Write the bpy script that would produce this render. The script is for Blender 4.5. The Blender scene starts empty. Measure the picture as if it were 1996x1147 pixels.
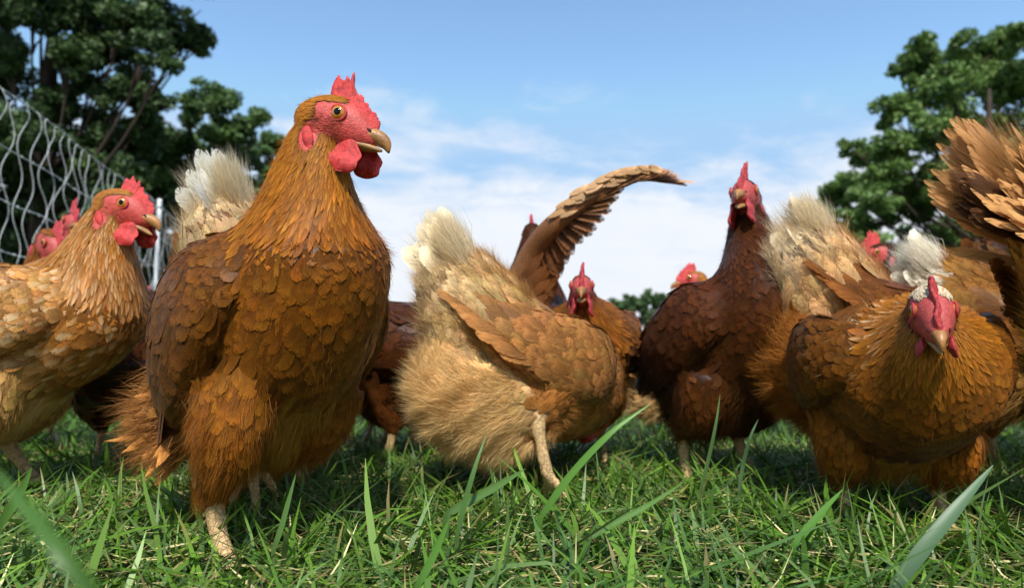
import bpy, math, random
import numpy as np
from mathutils import Vector, Matrix
from mathutils.kdtree import KDTree

R = math.radians
random.seed(11)
RNG = np.random.default_rng(11)
SC = bpy.context.scene
COL = SC.collection

# ------------------------------------------------------------------ camera, sky, sun, exposure
CAM_H, F_PX, PITCH = 0.187, 1330.0, R(5.45)
cam_d = bpy.data.cameras.new('camera')
cam = bpy.data.objects.new('camera', cam_d)
COL.objects.link(cam)
SC.camera = cam
cam_d.sensor_width = 36.0
cam_d.lens = 36.0 * F_PX / 1996.0
cam_d.clip_start, cam_d.clip_end = 0.02, 2000.0
cam.location = (0, 0, CAM_H)
cam.rotation_euler = (R(90) + PITCH, 0, 0)
cam_d.dof.use_dof = True
cam_d.dof.focus_distance = 0.57
cam_d.dof.aperture_fstop = 7.0

SUN_AZ, SUN_EL = R(177), R(50)          # azimuth clockwise from +Y (the way the camera looks)
sun_d = bpy.data.lights.new('sun', 'SUN')
sun = bpy.data.objects.new('sun', sun_d)
COL.objects.link(sun)
sun_d.energy = 3.6
sun_d.angle = R(4.0)
sun_d.color = (1.0, 0.955, 0.88)
to_sun = Vector((math.sin(SUN_AZ) * math.cos(SUN_EL), math.cos(SUN_AZ) * math.cos(SUN_EL), math.sin(SUN_EL)))
sun.rotation_euler = to_sun.to_track_quat('Z', 'Y').to_euler()

world = bpy.data.worlds.new('World')
SC.world = world
world.use_nodes = True


def nd(nt, kind, **kw):
    n = nt.nodes.new(kind)
    for k, v in kw.items():
        if k == 'inp':
            for a, b in v.items():
                n.inputs[a].default_value = b
        else:
            setattr(n, k, v)
    return n


def lk(nt, a, b):
    nt.links.new(a, b)


def math_(nt, op, a, b=None, c=None, clamp=False):
    n = nt.nodes.new('ShaderNodeMath')
    n.operation = op
    n.use_clamp = clamp
    for i, v in enumerate((a, b, c)):
        if v is None:
            continue
        if isinstance(v, (int, float)):
            n.inputs[i].default_value = v
        else:
            nt.links.new(v, n.inputs[i])
    return n.outputs[0]


def maprange(nt, v, a, b, c=0.0, d=1.0, smooth=True):
    n = nt.nodes.new('ShaderNodeMapRange')
    n.interpolation_type = 'SMOOTHSTEP' if smooth else 'LINEAR'
    nt.links.new(v, n.inputs[0])
    for i, x in zip((1, 2, 3, 4), (a, b, c, d)):
        n.inputs[i].default_value = x
    return n.outputs[0]


def mixc(nt, fac, a, b, blend='MIX'):
    n = nt.nodes.new('ShaderNodeMix')
    n.data_type = 'RGBA'
    n.blend_type = blend
    for sock, v in ((n.inputs[0], fac), (n.inputs[6], a), (n.inputs[7], b)):
        if isinstance(v, (int, float)):
            sock.default_value = v
        elif isinstance(v, tuple):
            sock.default_value = v if len(v) == 4 else v + (1.0,)
        else:
            nt.links.new(v, sock)
    return n.outputs[2]


def build_world():
    nt = world.node_tree
    nt.nodes.clear()
    out = nd(nt, 'ShaderNodeOutputWorld')
    bg = nd(nt, 'ShaderNodeBackground', inp={'Strength': 0.15})
    sky = nd(nt, 'ShaderNodeTexSky', sky_type='NISHITA')
    sky.sun_disc = False
    sky.sun_elevation = SUN_EL
    sky.sun_rotation = SUN_AZ
    sky.air_density = 1.0
    sky.dust_density = 0.3
    sky.ozone_density = 1.6
    tc = nd(nt, 'ShaderNodeTexCoord')
    sep = nd(nt, 'ShaderNodeSeparateXYZ')
    lk(nt, tc.outputs['Generated'], sep.inputs[0])
    z = sep.outputs[2]
    # thin wind-drawn cloud sheets, seen at a low angle: divide by height so that they flatten to the horizon
    zz = math_(nt, 'ADD', math_(nt, 'MAXIMUM', z, 0.0), 0.22)
    u = math_(nt, 'DIVIDE', sep.outputs[0], zz)
    v = math_(nt, 'DIVIDE', sep.outputs[1], zz)
    cb = nd(nt, 'ShaderNodeCombineXYZ')
    lk(nt, u, cb.inputs[0]); lk(nt, math_(nt, 'MULTIPLY', v, 1.25), cb.inputs[1])
    n1 = nd(nt, 'ShaderNodeTexNoise', inp={'Scale': 0.95, 'Detail': 9.0, 'Roughness': 0.58, 'Distortion': 0.35})
    lk(nt, cb.outputs[0], n1.inputs['Vector'])
    n2 = nd(nt, 'ShaderNodeTexNoise', inp={'Scale': 4.2, 'Detail': 8.0, 'Roughness': 0.62, 'Distortion': 0.6})
    lk(nt, cb.outputs[0], n2.inputs['Vector'])
    low = maprange(nt, z, 0.02, 0.46, 0.37, -0.19, False)
    dens = math_(nt, 'ADD', math_(nt, 'ADD', math_(nt, 'MULTIPLY', n1.outputs[0], 0.75), math_(nt, 'MULTIPLY', n2.outputs[0], 0.35)), low)
    mask = maprange(nt, dens, 0.485, 0.72, 0.0, 0.97)
    shade = maprange(nt, n2.outputs[0], 0.35, 0.7, 0.86, 1.0)
    cc = mixc(nt, shade, (3.1, 3.45, 4.0), (4.0, 4.15, 4.4))
    tint = mixc(nt, 1.0, sky.outputs[0], (0.99, 1.08, 1.06), 'MULTIPLY')
    tint = mixc(nt, 1.0, tint, (1.75, 2.78, 4.1), 'DARKEN')
    lk(nt, mixc(nt, mask, tint, cc), bg.inputs[0])
    lk(nt, bg.outputs[0], out.inputs[0])


build_world()
SC.view_settings.view_transform = 'Standard'
SC.view_settings.look = 'None'
SC.view_settings.exposure = 0.62
SC.view_settings.gamma = 1.0
SC.view_settings.use_curve_mapping = False
SC.render.engine = 'CYCLES'
SC.cycles.max_bounces = 6
SC.cycles.transparent_max_bounces = 16
SC.cycles.use_denoising = True


# ------------------------------------------------------------------ helpers
def at(px, py, Y):
    """the point at depth Y (metres ahead of the camera) that the photo shows at pixel px, py"""
    cx, cy = (px - 998.0) / F_PX, -(py - 573.5) / F_PX
    f = Vector((0, math.cos(PITCH), math.sin(PITCH)))
    u = Vector((0, -math.sin(PITCH), math.cos(PITCH)))
    d = f + Vector((1, 0, 0)) * cx + u * cy
    return Vector((0, 0, CAM_H)) + d * (Y / d.y)


def px_of(p):
    d = Vector(p) - Vector((0, 0, CAM_H))
    f = Vector((0, math.cos(PITCH), math.sin(PITCH)))
    u = Vector((0, -math.sin(PITCH), math.cos(PITCH)))
    w = d.dot(f)
    return (round(998 + F_PX * d.x / w), round(573.5 - F_PX * d.dot(u) / w))


def tag(o, label=None, cat=None, group=None, kind=None):
    for k, v in (('label', label), ('category', cat), ('group', group), ('kind', kind)):
        if v:
            o[k] = v
    return o


def mesh_np(name, verts, faces, mat=None, parent=None, smooth=True, col=None, uv=None, link=True):
    """verts (n,3); faces an (m,4) or (m,3) array or list of arrays; col (n,4) on points; uv (n,2) per vertex"""
    me = bpy.data.meshes.new(name)
    verts = np.asarray(verts, dtype=np.float32)
    if not isinstance(faces, (list, tuple)) or (len(faces) and np.ndim(faces[0]) == 1):
        faces = [np.asarray(faces)]
    faces = [np.asarray(f, dtype=np.int32) for f in faces if len(f)]
    me.vertices.add(len(verts))
    me.vertices.foreach_set('co', verts.ravel())
    loops = np.concatenate([f.ravel() for f in faces])
    sizes = np.concatenate([np.full(len(f), f.shape[1], dtype=np.int32) for f in faces])
    starts = np.concatenate([[0], np.cumsum(sizes)[:-1]]).astype(np.int32)
    me.loops.add(len(loops))
    me.loops.foreach_set('vertex_index', loops)
    me.polygons.add(len(sizes))
    me.polygons.foreach_set('loop_start', starts)
    me.polygons.foreach_set('loop_total', sizes)
    if smooth:
        me.polygons.foreach_set('use_smooth', np.ones(len(sizes), dtype=bool))
    if col is not None:
        a = me.color_attributes.new('col', 'FLOAT_COLOR', 'POINT')
        a.data.foreach_set('color', np.asarray(col, dtype=np.float32).ravel())
    if uv is not None:
        l = me.uv_layers.new(name='uv')
        l.data.foreach_set('uv', np.asarray(uv, dtype=np.float32)[loops].ravel())
    me.update(calc_edges=True)
    if mat:
        me.materials.append(mat)
    if not link:
        return me
    o = bpy.data.objects.new(name, me)
    COL.objects.link(o)
    if parent:
        o.parent = parent
    return o


def empty(name, loc=(0, 0, 0), rz=0.0):
    o = bpy.data.objects.new(name, None)
    COL.objects.link(o)
    o.empty_display_size = 0.05
    o.location = loc
    o.rotation_euler = (0, 0, rz)
    return o


def catmull(ctrl, n):
    c = np.asarray(ctrl, dtype=float)
    k = len(c)
    c = np.vstack([2 * c[0] - c[1], c, 2 * c[-1] - c[-2]])
    t = np.linspace(0, k - 1, n)
    i = np.minimum(t.astype(int), k - 2)
    f = (t - i)[:, None]
    p0, p1, p2, p3 = c[i], c[i + 1], c[i + 2], c[i + 3]
    return 0.5 * (2 * p1 + (p2 - p0) * f + (2 * p0 - 5 * p1 + 4 * p2 - p3) * f ** 2 + (3 * p1 - p0 - 3 * p2 + p3) * f ** 3)


def unit(v):
    return v / np.maximum(np.linalg.norm(v, axis=-1, keepdims=True), 1e-9)


def grid_faces(m, n, closed=True, off=0):
    i = np.arange(m - 1)[:, None]
    j = np.arange(n if closed else n - 1)[None, :]
    a = i * n + j
    b = i * n + (j + 1) % n
    return np.stack([a, b, b + n, a + n], axis=-1).reshape(-1, 4) + off


def loft(ctrl, w, h, lat=(0, 1, 0), n=24, m=None):
    """closed tube along ctrl; w, h half sizes; lat one lateral hint or one per control point"""
    ctrl = np.asarray(ctrl, dtype=float)
    k = len(ctrl)
    m = m or (k - 1) * 8 + 1
    P = catmull(ctrl, m)
    W = np.maximum(catmull(np.asarray(w, dtype=float)[:, None], m)[:, 0], 2e-4)
    H = np.maximum(catmull(np.asarray(h, dtype=float)[:, None], m)[:, 0], 2e-4)
    lat = np.asarray(lat, dtype=float)
    Lh = np.repeat(lat[None], m, 0) if lat.ndim == 1 else catmull(lat, m)
    T = unit(np.gradient(P, axis=0))
    B = unit(Lh - (Lh * T).sum(1, keepdims=True) * T)
    N = np.cross(T, B)
    ph = np.linspace(0, 2 * math.pi, n, endpoint=False)
    V = P[:, None] + (W[:, None] * np.cos(ph))[:, :, None] * B[:, None] + (H[:, None] * np.sin(ph))[:, :, None] * N[:, None]
    flow = -np.gradient(V, axis=0)
    s = np.repeat(np.linspace(0, 1, m)[:, None], n, 1)
    phi = np.repeat(ph[None], m, 0)
    F = grid_faces(m, n)
    v = V.reshape(-1, 3)
    v = np.vstack([v, P[0], P[-1]])
    a = len(v) - 2
    j = np.arange(n)
    cap0 = np.stack([np.full(n, a), (j + 1) % n, j], -1)
    cap1 = np.stack([np.full(n, a + 1), (m - 1) * n + j, (m - 1) * n + (j + 1) % n], -1)
    return dict(v=v, quads=F, tris=np.vstack([cap0, cap1]), V=V, flow=unit(flow), s=s, phi=phi, P=P, T=T, B=B, N=N)


def sphere(n=16, m=10):
    th = np.linspace(0, math.pi, m + 1)[1:-1]
    ph = np.linspace(0, 2 * math.pi, n, endpoint=False)
    v = np.stack([np.sin(th)[:, None] * np.cos(ph), np.sin(th)[:, None] * np.sin(ph), np.repeat(np.cos(th)[:, None], n, 1)], -1).reshape(-1, 3)
    v = np.vstack([v, [0, 0, 1], [0, 0, -1]])
    q = grid_faces(m - 1, n)
    j = np.arange(n)
    a = len(v) - 2
    t = np.vstack([np.stack([np.full(n, a), j, (j + 1) % n], -1), np.stack([np.full(n, a + 1), (m - 2) * n + (j + 1) % n, (m - 2) * n + j], -1)])
    return v, q[:, ::-1], t[:, ::-1]


# ------------------------------------------------------------------ materials
def new_mat(name):
    m = bpy.data.materials.new(name)
    m.use_nodes = True
    nt = m.node_tree
    b = nt.nodes['Principled BSDF']
    return m, nt, b


def simple_mat(name, rgb, rough=0.6, bump=0.0, bscale=200.0, spec=0.5, var=0.0, coat=0.0, sss=0.0):
    m, nt, b = new_mat(name)
    b.inputs['Roughness'].default_value = rough
    b.inputs['Specular IOR Level'].default_value = spec
    b.inputs['Coat Weight'].default_value = coat
    b.inputs['Base Color'].default_value = rgb + (1,)
    if sss:
        b.inputs['Subsurface Weight'].default_value = sss
        b.inputs['Subsurface Radius'].default_value = (1.0, 0.25, 0.2)
        b.inputs['Subsurface Scale'].default_value = 0.004
    tc = nd(nt, 'ShaderNodeTexCoord')
    if var:
        no = nd(nt, 'ShaderNodeTexNoise', inp={'Scale': bscale * 0.23, 'Detail': 5.0})
        lk(nt, tc.outputs['Object'], no.inputs['Vector'])
        f = maprange(nt, no.outputs[0], 0.3, 0.7, 1 - var, 1 + var, False)
        v = nd(nt, 'ShaderNodeVectorMath', operation='SCALE')
        v.inputs[0].default_value = rgb
        lk(nt, f, v.inputs['Scale'])
        lk(nt, v.outputs[0], b.inputs['Base Color'])
    if bump:
        no = nd(nt, 'ShaderNodeTexNoise', inp={'Scale': bscale, 'Detail': 3.0})
        lk(nt, tc.outputs['Object'], no.inputs['Vector'])
        bp = nd(nt, 'ShaderNodeBump', inp={'Strength': bump, 'Distance': 0.002})
        lk(nt, no.outputs[0], bp.inputs['Height'])
        lk(nt, bp.outputs[0], b.inputs['Normal'])
    return m


def feather_mat():
    m, nt, b = new_mat('feather')
    at_ = nd(nt, 'ShaderNodeAttribute', attribute_name='col')
    oi = nd(nt, 'ShaderNodeObjectInfo')
    uvn = nd(nt, 'ShaderNodeUVMap', uv_map='uv')
    base = mixc(nt, 1.0, at_.outputs['Color'], oi.outputs['Color'], 'MULTIPLY')
    rim = math_(nt, 'MULTIPLY', at_.outputs['Alpha'], oi.outputs['Alpha'])
    sp = nd(nt, 'ShaderNodeSeparateXYZ')
    lk(nt, uvn.outputs[0], sp.inputs[0])
    k = math_(nt, 'FLOOR', sp.outputs[0])
    u = math_(nt, 'FRACT', sp.outputs[0])
    vv = math_(nt, 'ABSOLUTE', math_(nt, 'SUBTRACT', math_(nt, 'MULTIPLY', sp.outputs[1], 2.0), 1.0))
    # barbs: slanted streaks that leave the shaft towards the tip
    cb = nd(nt, 'ShaderNodeCombineXYZ')
    lk(nt, math_(nt, 'MULTIPLY', math_(nt, 'SUBTRACT', u, math_(nt, 'MULTIPLY', vv, 0.28)), 26.0), cb.inputs[0])
    lk(nt, math_(nt, 'MULTIPLY', sp.outputs[1], 1.6), cb.inputs[1])
    lk(nt, math_(nt, 'ADD', math_(nt, 'MULTIPLY', k, 7.3), math_(nt, 'MULTIPLY', oi.outputs['Random'], 91.0)), cb.inputs[2])
    no = nd(nt, 'ShaderNodeTexNoise', inp={'Scale': 1.0, 'Detail': 3.0, 'Roughness': 0.6})
    lk(nt, cb.outputs[0], no.inputs['Vector'])
    st = maprange(nt, no.outputs[0], 0.28, 0.72, 0.58, 1.38, False)
    # long streaks along the shaft
    cb2 = nd(nt, 'ShaderNodeCombineXYZ')
    lk(nt, math_(nt, 'MULTIPLY', u, 1.5), cb2.inputs[0])
    lk(nt, math_(nt, 'MULTIPLY', sp.outputs[1], 9.0), cb2.inputs[1])
    lk(nt, math_(nt, 'MULTIPLY', k, 3.1), cb2.inputs[2])
    no2 = nd(nt, 'ShaderNodeTexNoise', inp={'Scale': 1.0, 'Detail': 2.0})
    lk(nt, cb2.outputs[0], no2.inputs['Vector'])
    st2 = maprange(nt, no2.outputs[0], 0.3, 0.7, 0.85, 1.15, False)
    c1 = nd(nt, 'ShaderNodeVectorMath', operation='SCALE')
    lk(nt, base, c1.inputs[0])
    lk(nt, math_(nt, 'MULTIPLY', st, st2), c1.inputs['Scale'])
    # the edge and the tip of a feather are paler and thinner than its middle
    e = math_(nt, 'MAXIMUM', maprange(nt, vv, 0.45, 1.0), maprange(nt, u, 0.62, 0.97))
    pale = nd(nt, 'ShaderNodeVectorMath', operation='MULTIPLY_ADD')
    lk(nt, base, pale.inputs[0])
    pale.inputs[1].default_value = (1.7, 1.72, 1.8)
    pale.inputs[2].default_value = (0.006, 0.002, 0.0)
    rimc = math_(nt, 'MINIMUM', rim, 0.75)
    c2 = mixc(nt, math_(nt, 'MULTIPLY', e, rimc), c1.outputs[0], pale.outputs[0])
    sh = maprange(nt, vv, 0.10, 0.02, 0.0, 0.35)
    c3 = mixc(nt, math_(nt, 'MULTIPLY', sh, rimc), c2, pale.outputs[0])
    # darker towards the base; on some feathers a cream streak down the middle (rim above 1 marks them)
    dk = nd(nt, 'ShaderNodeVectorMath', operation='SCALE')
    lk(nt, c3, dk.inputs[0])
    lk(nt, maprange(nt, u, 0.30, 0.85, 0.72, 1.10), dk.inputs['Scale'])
    cream = math_(nt, 'MULTIPLY', maprange(nt, rim, 1.02, 1.5, 0.0, 0.9, False), math_(nt, 'MULTIPLY', maprange(nt, vv, 0.62, 0.18), maprange(nt, u, 0.25, 0.7)))
    c3 = mixc(nt, math_(nt, 'MULTIPLY', cream, maprange(nt, no2.outputs[0], 0.3, 0.6)), dk.outputs[0], (0.72, 0.53, 0.30))
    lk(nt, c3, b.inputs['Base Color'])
    b.inputs['Roughness'].default_value = 0.42
    b.inputs['Specular IOR Level'].default_value = 0.14
    b.inputs['Sheen Weight'].default_value = 0.03
    bp = nd(nt, 'ShaderNodeBump', inp={'Strength': 0.35, 'Distance': 0.0006})
    lk(nt, no.outputs[0], bp.inputs['Height'])
    lk(nt, bp.outputs[0], b.inputs['Normal'])
    tr = nd(nt, 'ShaderNodeBsdfTranslucent')
    lk(nt, c3, tr.inputs[0])
    mx = nd(nt, 'ShaderNodeMixShader', inp={0: 0.18})
    lk(nt, b.outputs[0], mx.inputs[1]); lk(nt, tr.outputs[0], mx.inputs[2])
    # the vane frays into loose barbs towards its edge
    cb3 = nd(nt, 'ShaderNodeCombineXYZ')
    lk(nt, math_(nt, 'MULTIPLY', math_(nt, 'SUBTRACT', u, math_(nt, 'MULTIPLY', vv, 0.22)), 34.0), cb3.inputs[0])
    lk(nt, math_(nt, 'MULTIPLY', sp.outputs[1], 2.5), cb3.inputs[1])
    lk(nt, math_(nt, 'MULTIPLY', k, 5.7), cb3.inputs[2])
    n3 = nd(nt, 'ShaderNodeTexNoise', inp={'Scale': 1.0, 'Detail': 1.0})
    lk(nt, cb3.outputs[0], n3.inputs['Vector'])
    ee = math_(nt, 'MAXIMUM', maprange(nt, vv, 0.42, 1.0, 0, 1, False), maprange(nt, u, 0.64, 0.98, 0, 1, False))
    op = math_(nt, 'SUBTRACT', 1.25, math_(nt, 'ADD', ee, math_(nt, 'MULTIPLY', math_(nt, 'SUBTRACT', n3.outputs[0], 0.5), 1.9)))
    op = maprange(nt, op, 0.0, 0.60)
    tp = nd(nt, 'ShaderNodeBsdfTransparent')
    mo = nd(nt, 'ShaderNodeMixShader')
    lk(nt, op, mo.inputs[0]); lk(nt, tp.outputs[0], mo.inputs[1]); lk(nt, mx.outputs[0], mo.inputs[2])
    lk(nt, mo.outputs[0], nt.nodes['Material Output'].inputs[0])
    return m


def down_mat():
    m, nt, b = new_mat('down')
    at_ = nd(nt, 'ShaderNodeAttribute', attribute_name='col')
    lk(nt, at_.outputs['Color'], b.inputs['Base Color'])
    b.inputs['Roughness'].default_value = 0.55
    b.inputs['Specular IOR Level'].default_value = 0.25
    tr = nd(nt, 'ShaderNodeBsdfTranslucent')
    lk(nt, at_.outputs['Color'], tr.inputs[0])
    mx = nd(nt, 'ShaderNodeMixShader', inp={0: 0.3})
    lk(nt, b.outputs[0], mx.inputs[1]); lk(nt, tr.outputs[0], mx.inputs[2])
    lk(nt, mx.outputs[0], nt.nodes['Material Output'].inputs[0])
    return m


def skin_mat():
    m, nt, b = new_mat('hen_skin')
    at_ = nd(nt, 'ShaderNodeAttribute', attribute_name='col')
    tc = nd(nt, 'ShaderNodeTexCoord')
    no = nd(nt, 'ShaderNodeTexNoise', inp={'Scale': 260.0, 'Detail': 4.0})
    lk(nt, tc.outputs['Object'], no.inputs['Vector'])
    f = maprange(nt, no.outputs[0], 0.3, 0.7, 0.75, 1.22, False)
    v = nd(nt, 'ShaderNodeVectorMath', operation='SCALE')
    lk(nt, at_.outputs['Color'], v.inputs[0]); lk(nt, f, v.inputs['Scale'])
    # scutes on the shanks (alpha 0.5 marks scaly legs)
    vo = nd(nt, 'ShaderNodeTexVoronoi', feature='DISTANCE_TO_EDGE', inp={'Scale': 170.0})
    mp = nd(nt, 'ShaderNodeMapping')
    mp.inputs['Scale'].default_value = (1, 1, 1.35)
    lk(nt, tc.outputs['Object'], mp.inputs[0]); lk(nt, mp.outputs[0], vo.inputs['Vector'])
    leg = maprange(nt, at_.outputs['Alpha'], 0.6, 0.5, 0.0, 1.0, False)
    edge = maprange(nt, vo.outputs['Distance'], 0.0, 0.07, 1.0, 0.0)
    ce = mixc(nt, math_(nt, 'MULTIPLY', math_(nt, 'MULTIPLY', edge, leg), 0.5), v.outputs[0], (0.12, 0.07, 0.03))
    lk(nt, ce, b.inputs['Base Color'])
    b.inputs['Roughness'].default_value = 0.5
    b.inputs['Specular IOR Level'].default_value = 0.4
    n3 = nd(nt, 'ShaderNodeTexNoise', inp={'Scale': 620.0, 'Detail': 2.0})
    lk(nt, tc.outputs['Object'], n3.inputs['Vector'])
    hgt = math_(nt, 'SUBTRACT', math_(nt, 'MULTIPLY', n3.outputs[0], 0.8), math_(nt, 'MULTIPLY', math_(nt, 'MULTIPLY', edge, leg), 1.2))
    bp = nd(nt, 'ShaderNodeBump', inp={'Strength': 0.6, 'Distance': 0.0012})
    lk(nt, hgt, bp.inputs['Height']); lk(nt, bp.outputs[0], b.inputs['Normal'])
    return m


def vcol_mat(name, rough=0.5, spec=0.35, trans=0.25, streak=0.0):
    m, nt, b = new_mat(name)
    at_ = nd(nt, 'ShaderNodeAttribute', attribute_name='col')
    c = at_.outputs['Color']
    if streak:
        uvn = nd(nt, 'ShaderNodeUVMap', uv_map='uv')
        sp = nd(nt, 'ShaderNodeSeparateXYZ')
        lk(nt, uvn.outputs[0], sp.inputs[0])
        w = math_(nt, 'SINE', math_(nt, 'MULTIPLY', sp.outputs[1], 38.0))
        f = maprange(nt, w, -1, 1, 1 - streak, 1 + streak, False)
        v = nd(nt, 'ShaderNodeVectorMath', operation='SCALE')
        lk(nt, c, v.inputs[0]); lk(nt, f, v.inputs['Scale'])
        c = v.outputs[0]
    lk(nt, c, b.inputs['Base Color'])
    b.inputs['Roughness'].default_value = rough
    b.inputs['Specular IOR Level'].default_value = spec
    tr = nd(nt, 'ShaderNodeBsdfTranslucent')
    lk(nt, c, tr.inputs[0])
    mx = nd(nt, 'ShaderNodeMixShader', inp={0: trans})
    lk(nt, b.outputs[0], mx.inputs[1]); lk(nt, tr.outputs[0], mx.inputs[2])
    lk(nt, mx.outputs[0], nt.nodes['Material Output'].inputs[0])
    return m


M = {}
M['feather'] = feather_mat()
M['down'] = down_mat()
M['skin'] = skin_mat()
M['comb'] = simple_mat('comb_flesh', (0.56, 0.045, 0.042), 0.44, 0.55, 1100.0, 0.4, 0.38, sss=0.3)
M['comb_dull'] = simple_mat('comb_flesh_dull', (0.42, 0.042, 0.045), 0.48, 0.55, 1100.0, 0.35, 0.38, sss=0.1)
M['beak'] = simple_mat('beak_horn', (0.33, 0.15, 0.045), 0.45, 0.25, 300.0, 0.5, 0.4)
M['beak_pale'] = simple_mat('beak_horn_pale', (0.33, 0.175, 0.065), 0.45, 0.25, 300.0, 0.5, 0.3)
M['iris'] = simple_mat('iris_amber', (0.42, 0.17, 0.015), 0.12, 0, 500.0, 0.5, 0.35, coat=1.0)
M['pupil'] = simple_mat('pupil_black', (0.002, 0.002, 0.002), 0.08, 0, 100.0, 0.3)
M['nostril'] = simple_mat('nostril_dark', (0.04, 0.015, 0.01), 0.7)
M['grass'] = vcol_mat('grass_blade', 0.42, 0.4, 0.30, 0.10)
M['straw'] = vcol_mat('dry_straw', 0.7, 0.2, 0.15)
M['leaf'] = vcol_mat('leaf', 0.5, 0.35, 0.22)
M['bark'] = simple_mat('bark', (0.06, 0.045, 0.035), 0.9, 1.0, 9.0, 0.2, 0.4)
M['net'] = simple_mat('netting_cord', (0.60, 0.62, 0.62), 0.6, 0.4, 900.0, 0.3, 0.12)
M['post'] = simple_mat('fence_post_white', (0.72, 0.73, 0.73), 0.5, 0.1, 60.0, 0.4, 0.1)


def ground_mat():
    m, nt, b = new_mat('turf_soil')
    tc = nd(nt, 'ShaderNodeTexCoord')
    n1 = nd(nt, 'ShaderNodeTexNoise', inp={'Scale': 55.0, 'Detail': 6.0, 'Roughness': 0.7})
    n2 = nd(nt, 'ShaderNodeTexNoise', inp={'Scale': 3.0, 'Detail': 4.0})
    lk(nt, tc.outputs['Object'], n1.inputs['Vector']); lk(nt, tc.outputs['Object'], n2.inputs['Vector'])
    c = mixc(nt, maprange(nt, n1.outputs[0], 0.4, 0.65), (0.018, 0.030, 0.008), (0.060, 0.085, 0.022))
    c = mixc(nt, maprange(nt, n2.outputs[0], 0.5, 0.75, 0.0, 0.45), c, (0.085, 0.072, 0.032))
    lk(nt, c, b.inputs['Base Color'])
    b.inputs['Roughness'].default_value = 0.95
    b.inputs['Specular IOR Level'].default_value = 0.1
    bp = nd(nt, 'ShaderNodeBump', inp={'Strength': 1.0, 'Distance': 0.01})
    lk(nt, n1.outputs[0], bp.inputs['Height']); lk(nt, bp.outputs[0], b.inputs['Normal'])
    return m


M['ground'] = ground_mat()


# ------------------------------------------------------------------ setting: the ground
def build_ground():
    xs = np.concatenate([-np.geomspace(2.5, 900, 22)[::-1], np.linspace(-2, 2, 41), np.geomspace(2.5, 900, 22)])
    ys = np.concatenate([[-900, -300, -80, -20, -6, -2, -0.8], np.linspace(-0.2, 4, 43), np.geomspace(4.6, 900, 22)])
    X, Y = np.meshgrid(xs, ys)
    near = np.exp(-(X ** 2 + (Y - 1) ** 2) / 30.0)
    Z = -0.004 + near * 0.004 * (np.sin(X * 9 + 1) * np.cos(Y * 7) + 0.6 * np.sin(X * 17 + Y * 13))
    v = np.stack([X, Y, Z], -1).reshape(-1, 3)
    o = mesh_np('ground', v, grid_faces(len(ys), len(xs), False), M['ground'])
    tag(o, 'green pasture ground under the grass and the hens', kind='structure')


build_ground()


# ------------------------------------------------------------------ setting: trees
def leaf_cloud(centres, radii, counts, size, c_lo, c_hi, rng, flat=0.75):
    """folded leaf quads spread through many clumps; returns verts, faces, colours"""
    P, S, K = [], [], []
    for c, r, n in zip(centres, radii, counts):
        d = unit(rng.normal(size=(n, 3)))
        rad = r * rng.random(n) ** 0.42
        p = d * rad[:, None] * np.array([1, 1, flat]) + c
        P.append(p)
        K.append(np.full(n, rng.random()))
    P = np.vstack(P)
    K = np.concatenate(K)
    n = len(P)
    nrm = unit(rng.normal(size=(n, 3)) + np.array([0, -0.25, 0.9]))
    a = unit(np.cross(nrm, rng.normal(size=(n, 3))))
    b = np.cross(nrm, a)
    s = size * (0.6 + 0.8 * rng.random(n))[:, None]
    v = np.stack([P - a * s, P + b * s * 0.45 + nrm * s * 0.12, P + a * s, P - b * s * 0.45 + nrm * s * 0.12], 1)
    f = np.arange(n * 4).reshape(n, 4)
    t = np.clip(0.55 * rng.random(n) + 0.45 * K, 0, 1)[:, None]
    c = np.array(c_lo) * (1 - t) + np.array(c_hi) * t
    c = np.concatenate([c, np.ones((n, 1))], 1)
    return v.reshape(-1, 3), f, np.repeat(c, 4, 0)


def tube(pts, rad, n=8):
    pts = np.asarray(pts, dtype=float)
    d = pts[-1] - pts[0]
    lat = (1, 0, 0) if abs(d[0]) < 0.8 * np.linalg.norm(d) else (0, 1, 0)
    return loft(pts, rad, rad, lat, n, max(2, (len(pts) - 1) * 4 + 1))


def join(parts):
    vs, qs, ts, o = [], [], [], 0
    for p in parts:
        vs.append(p['v']); qs.append(p['quads'] + o); ts.append(p['tris'] + o)
        o += len(p['v'])
    return np.vstack(vs), [np.vstack(qs), np.vstack(ts)]


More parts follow.
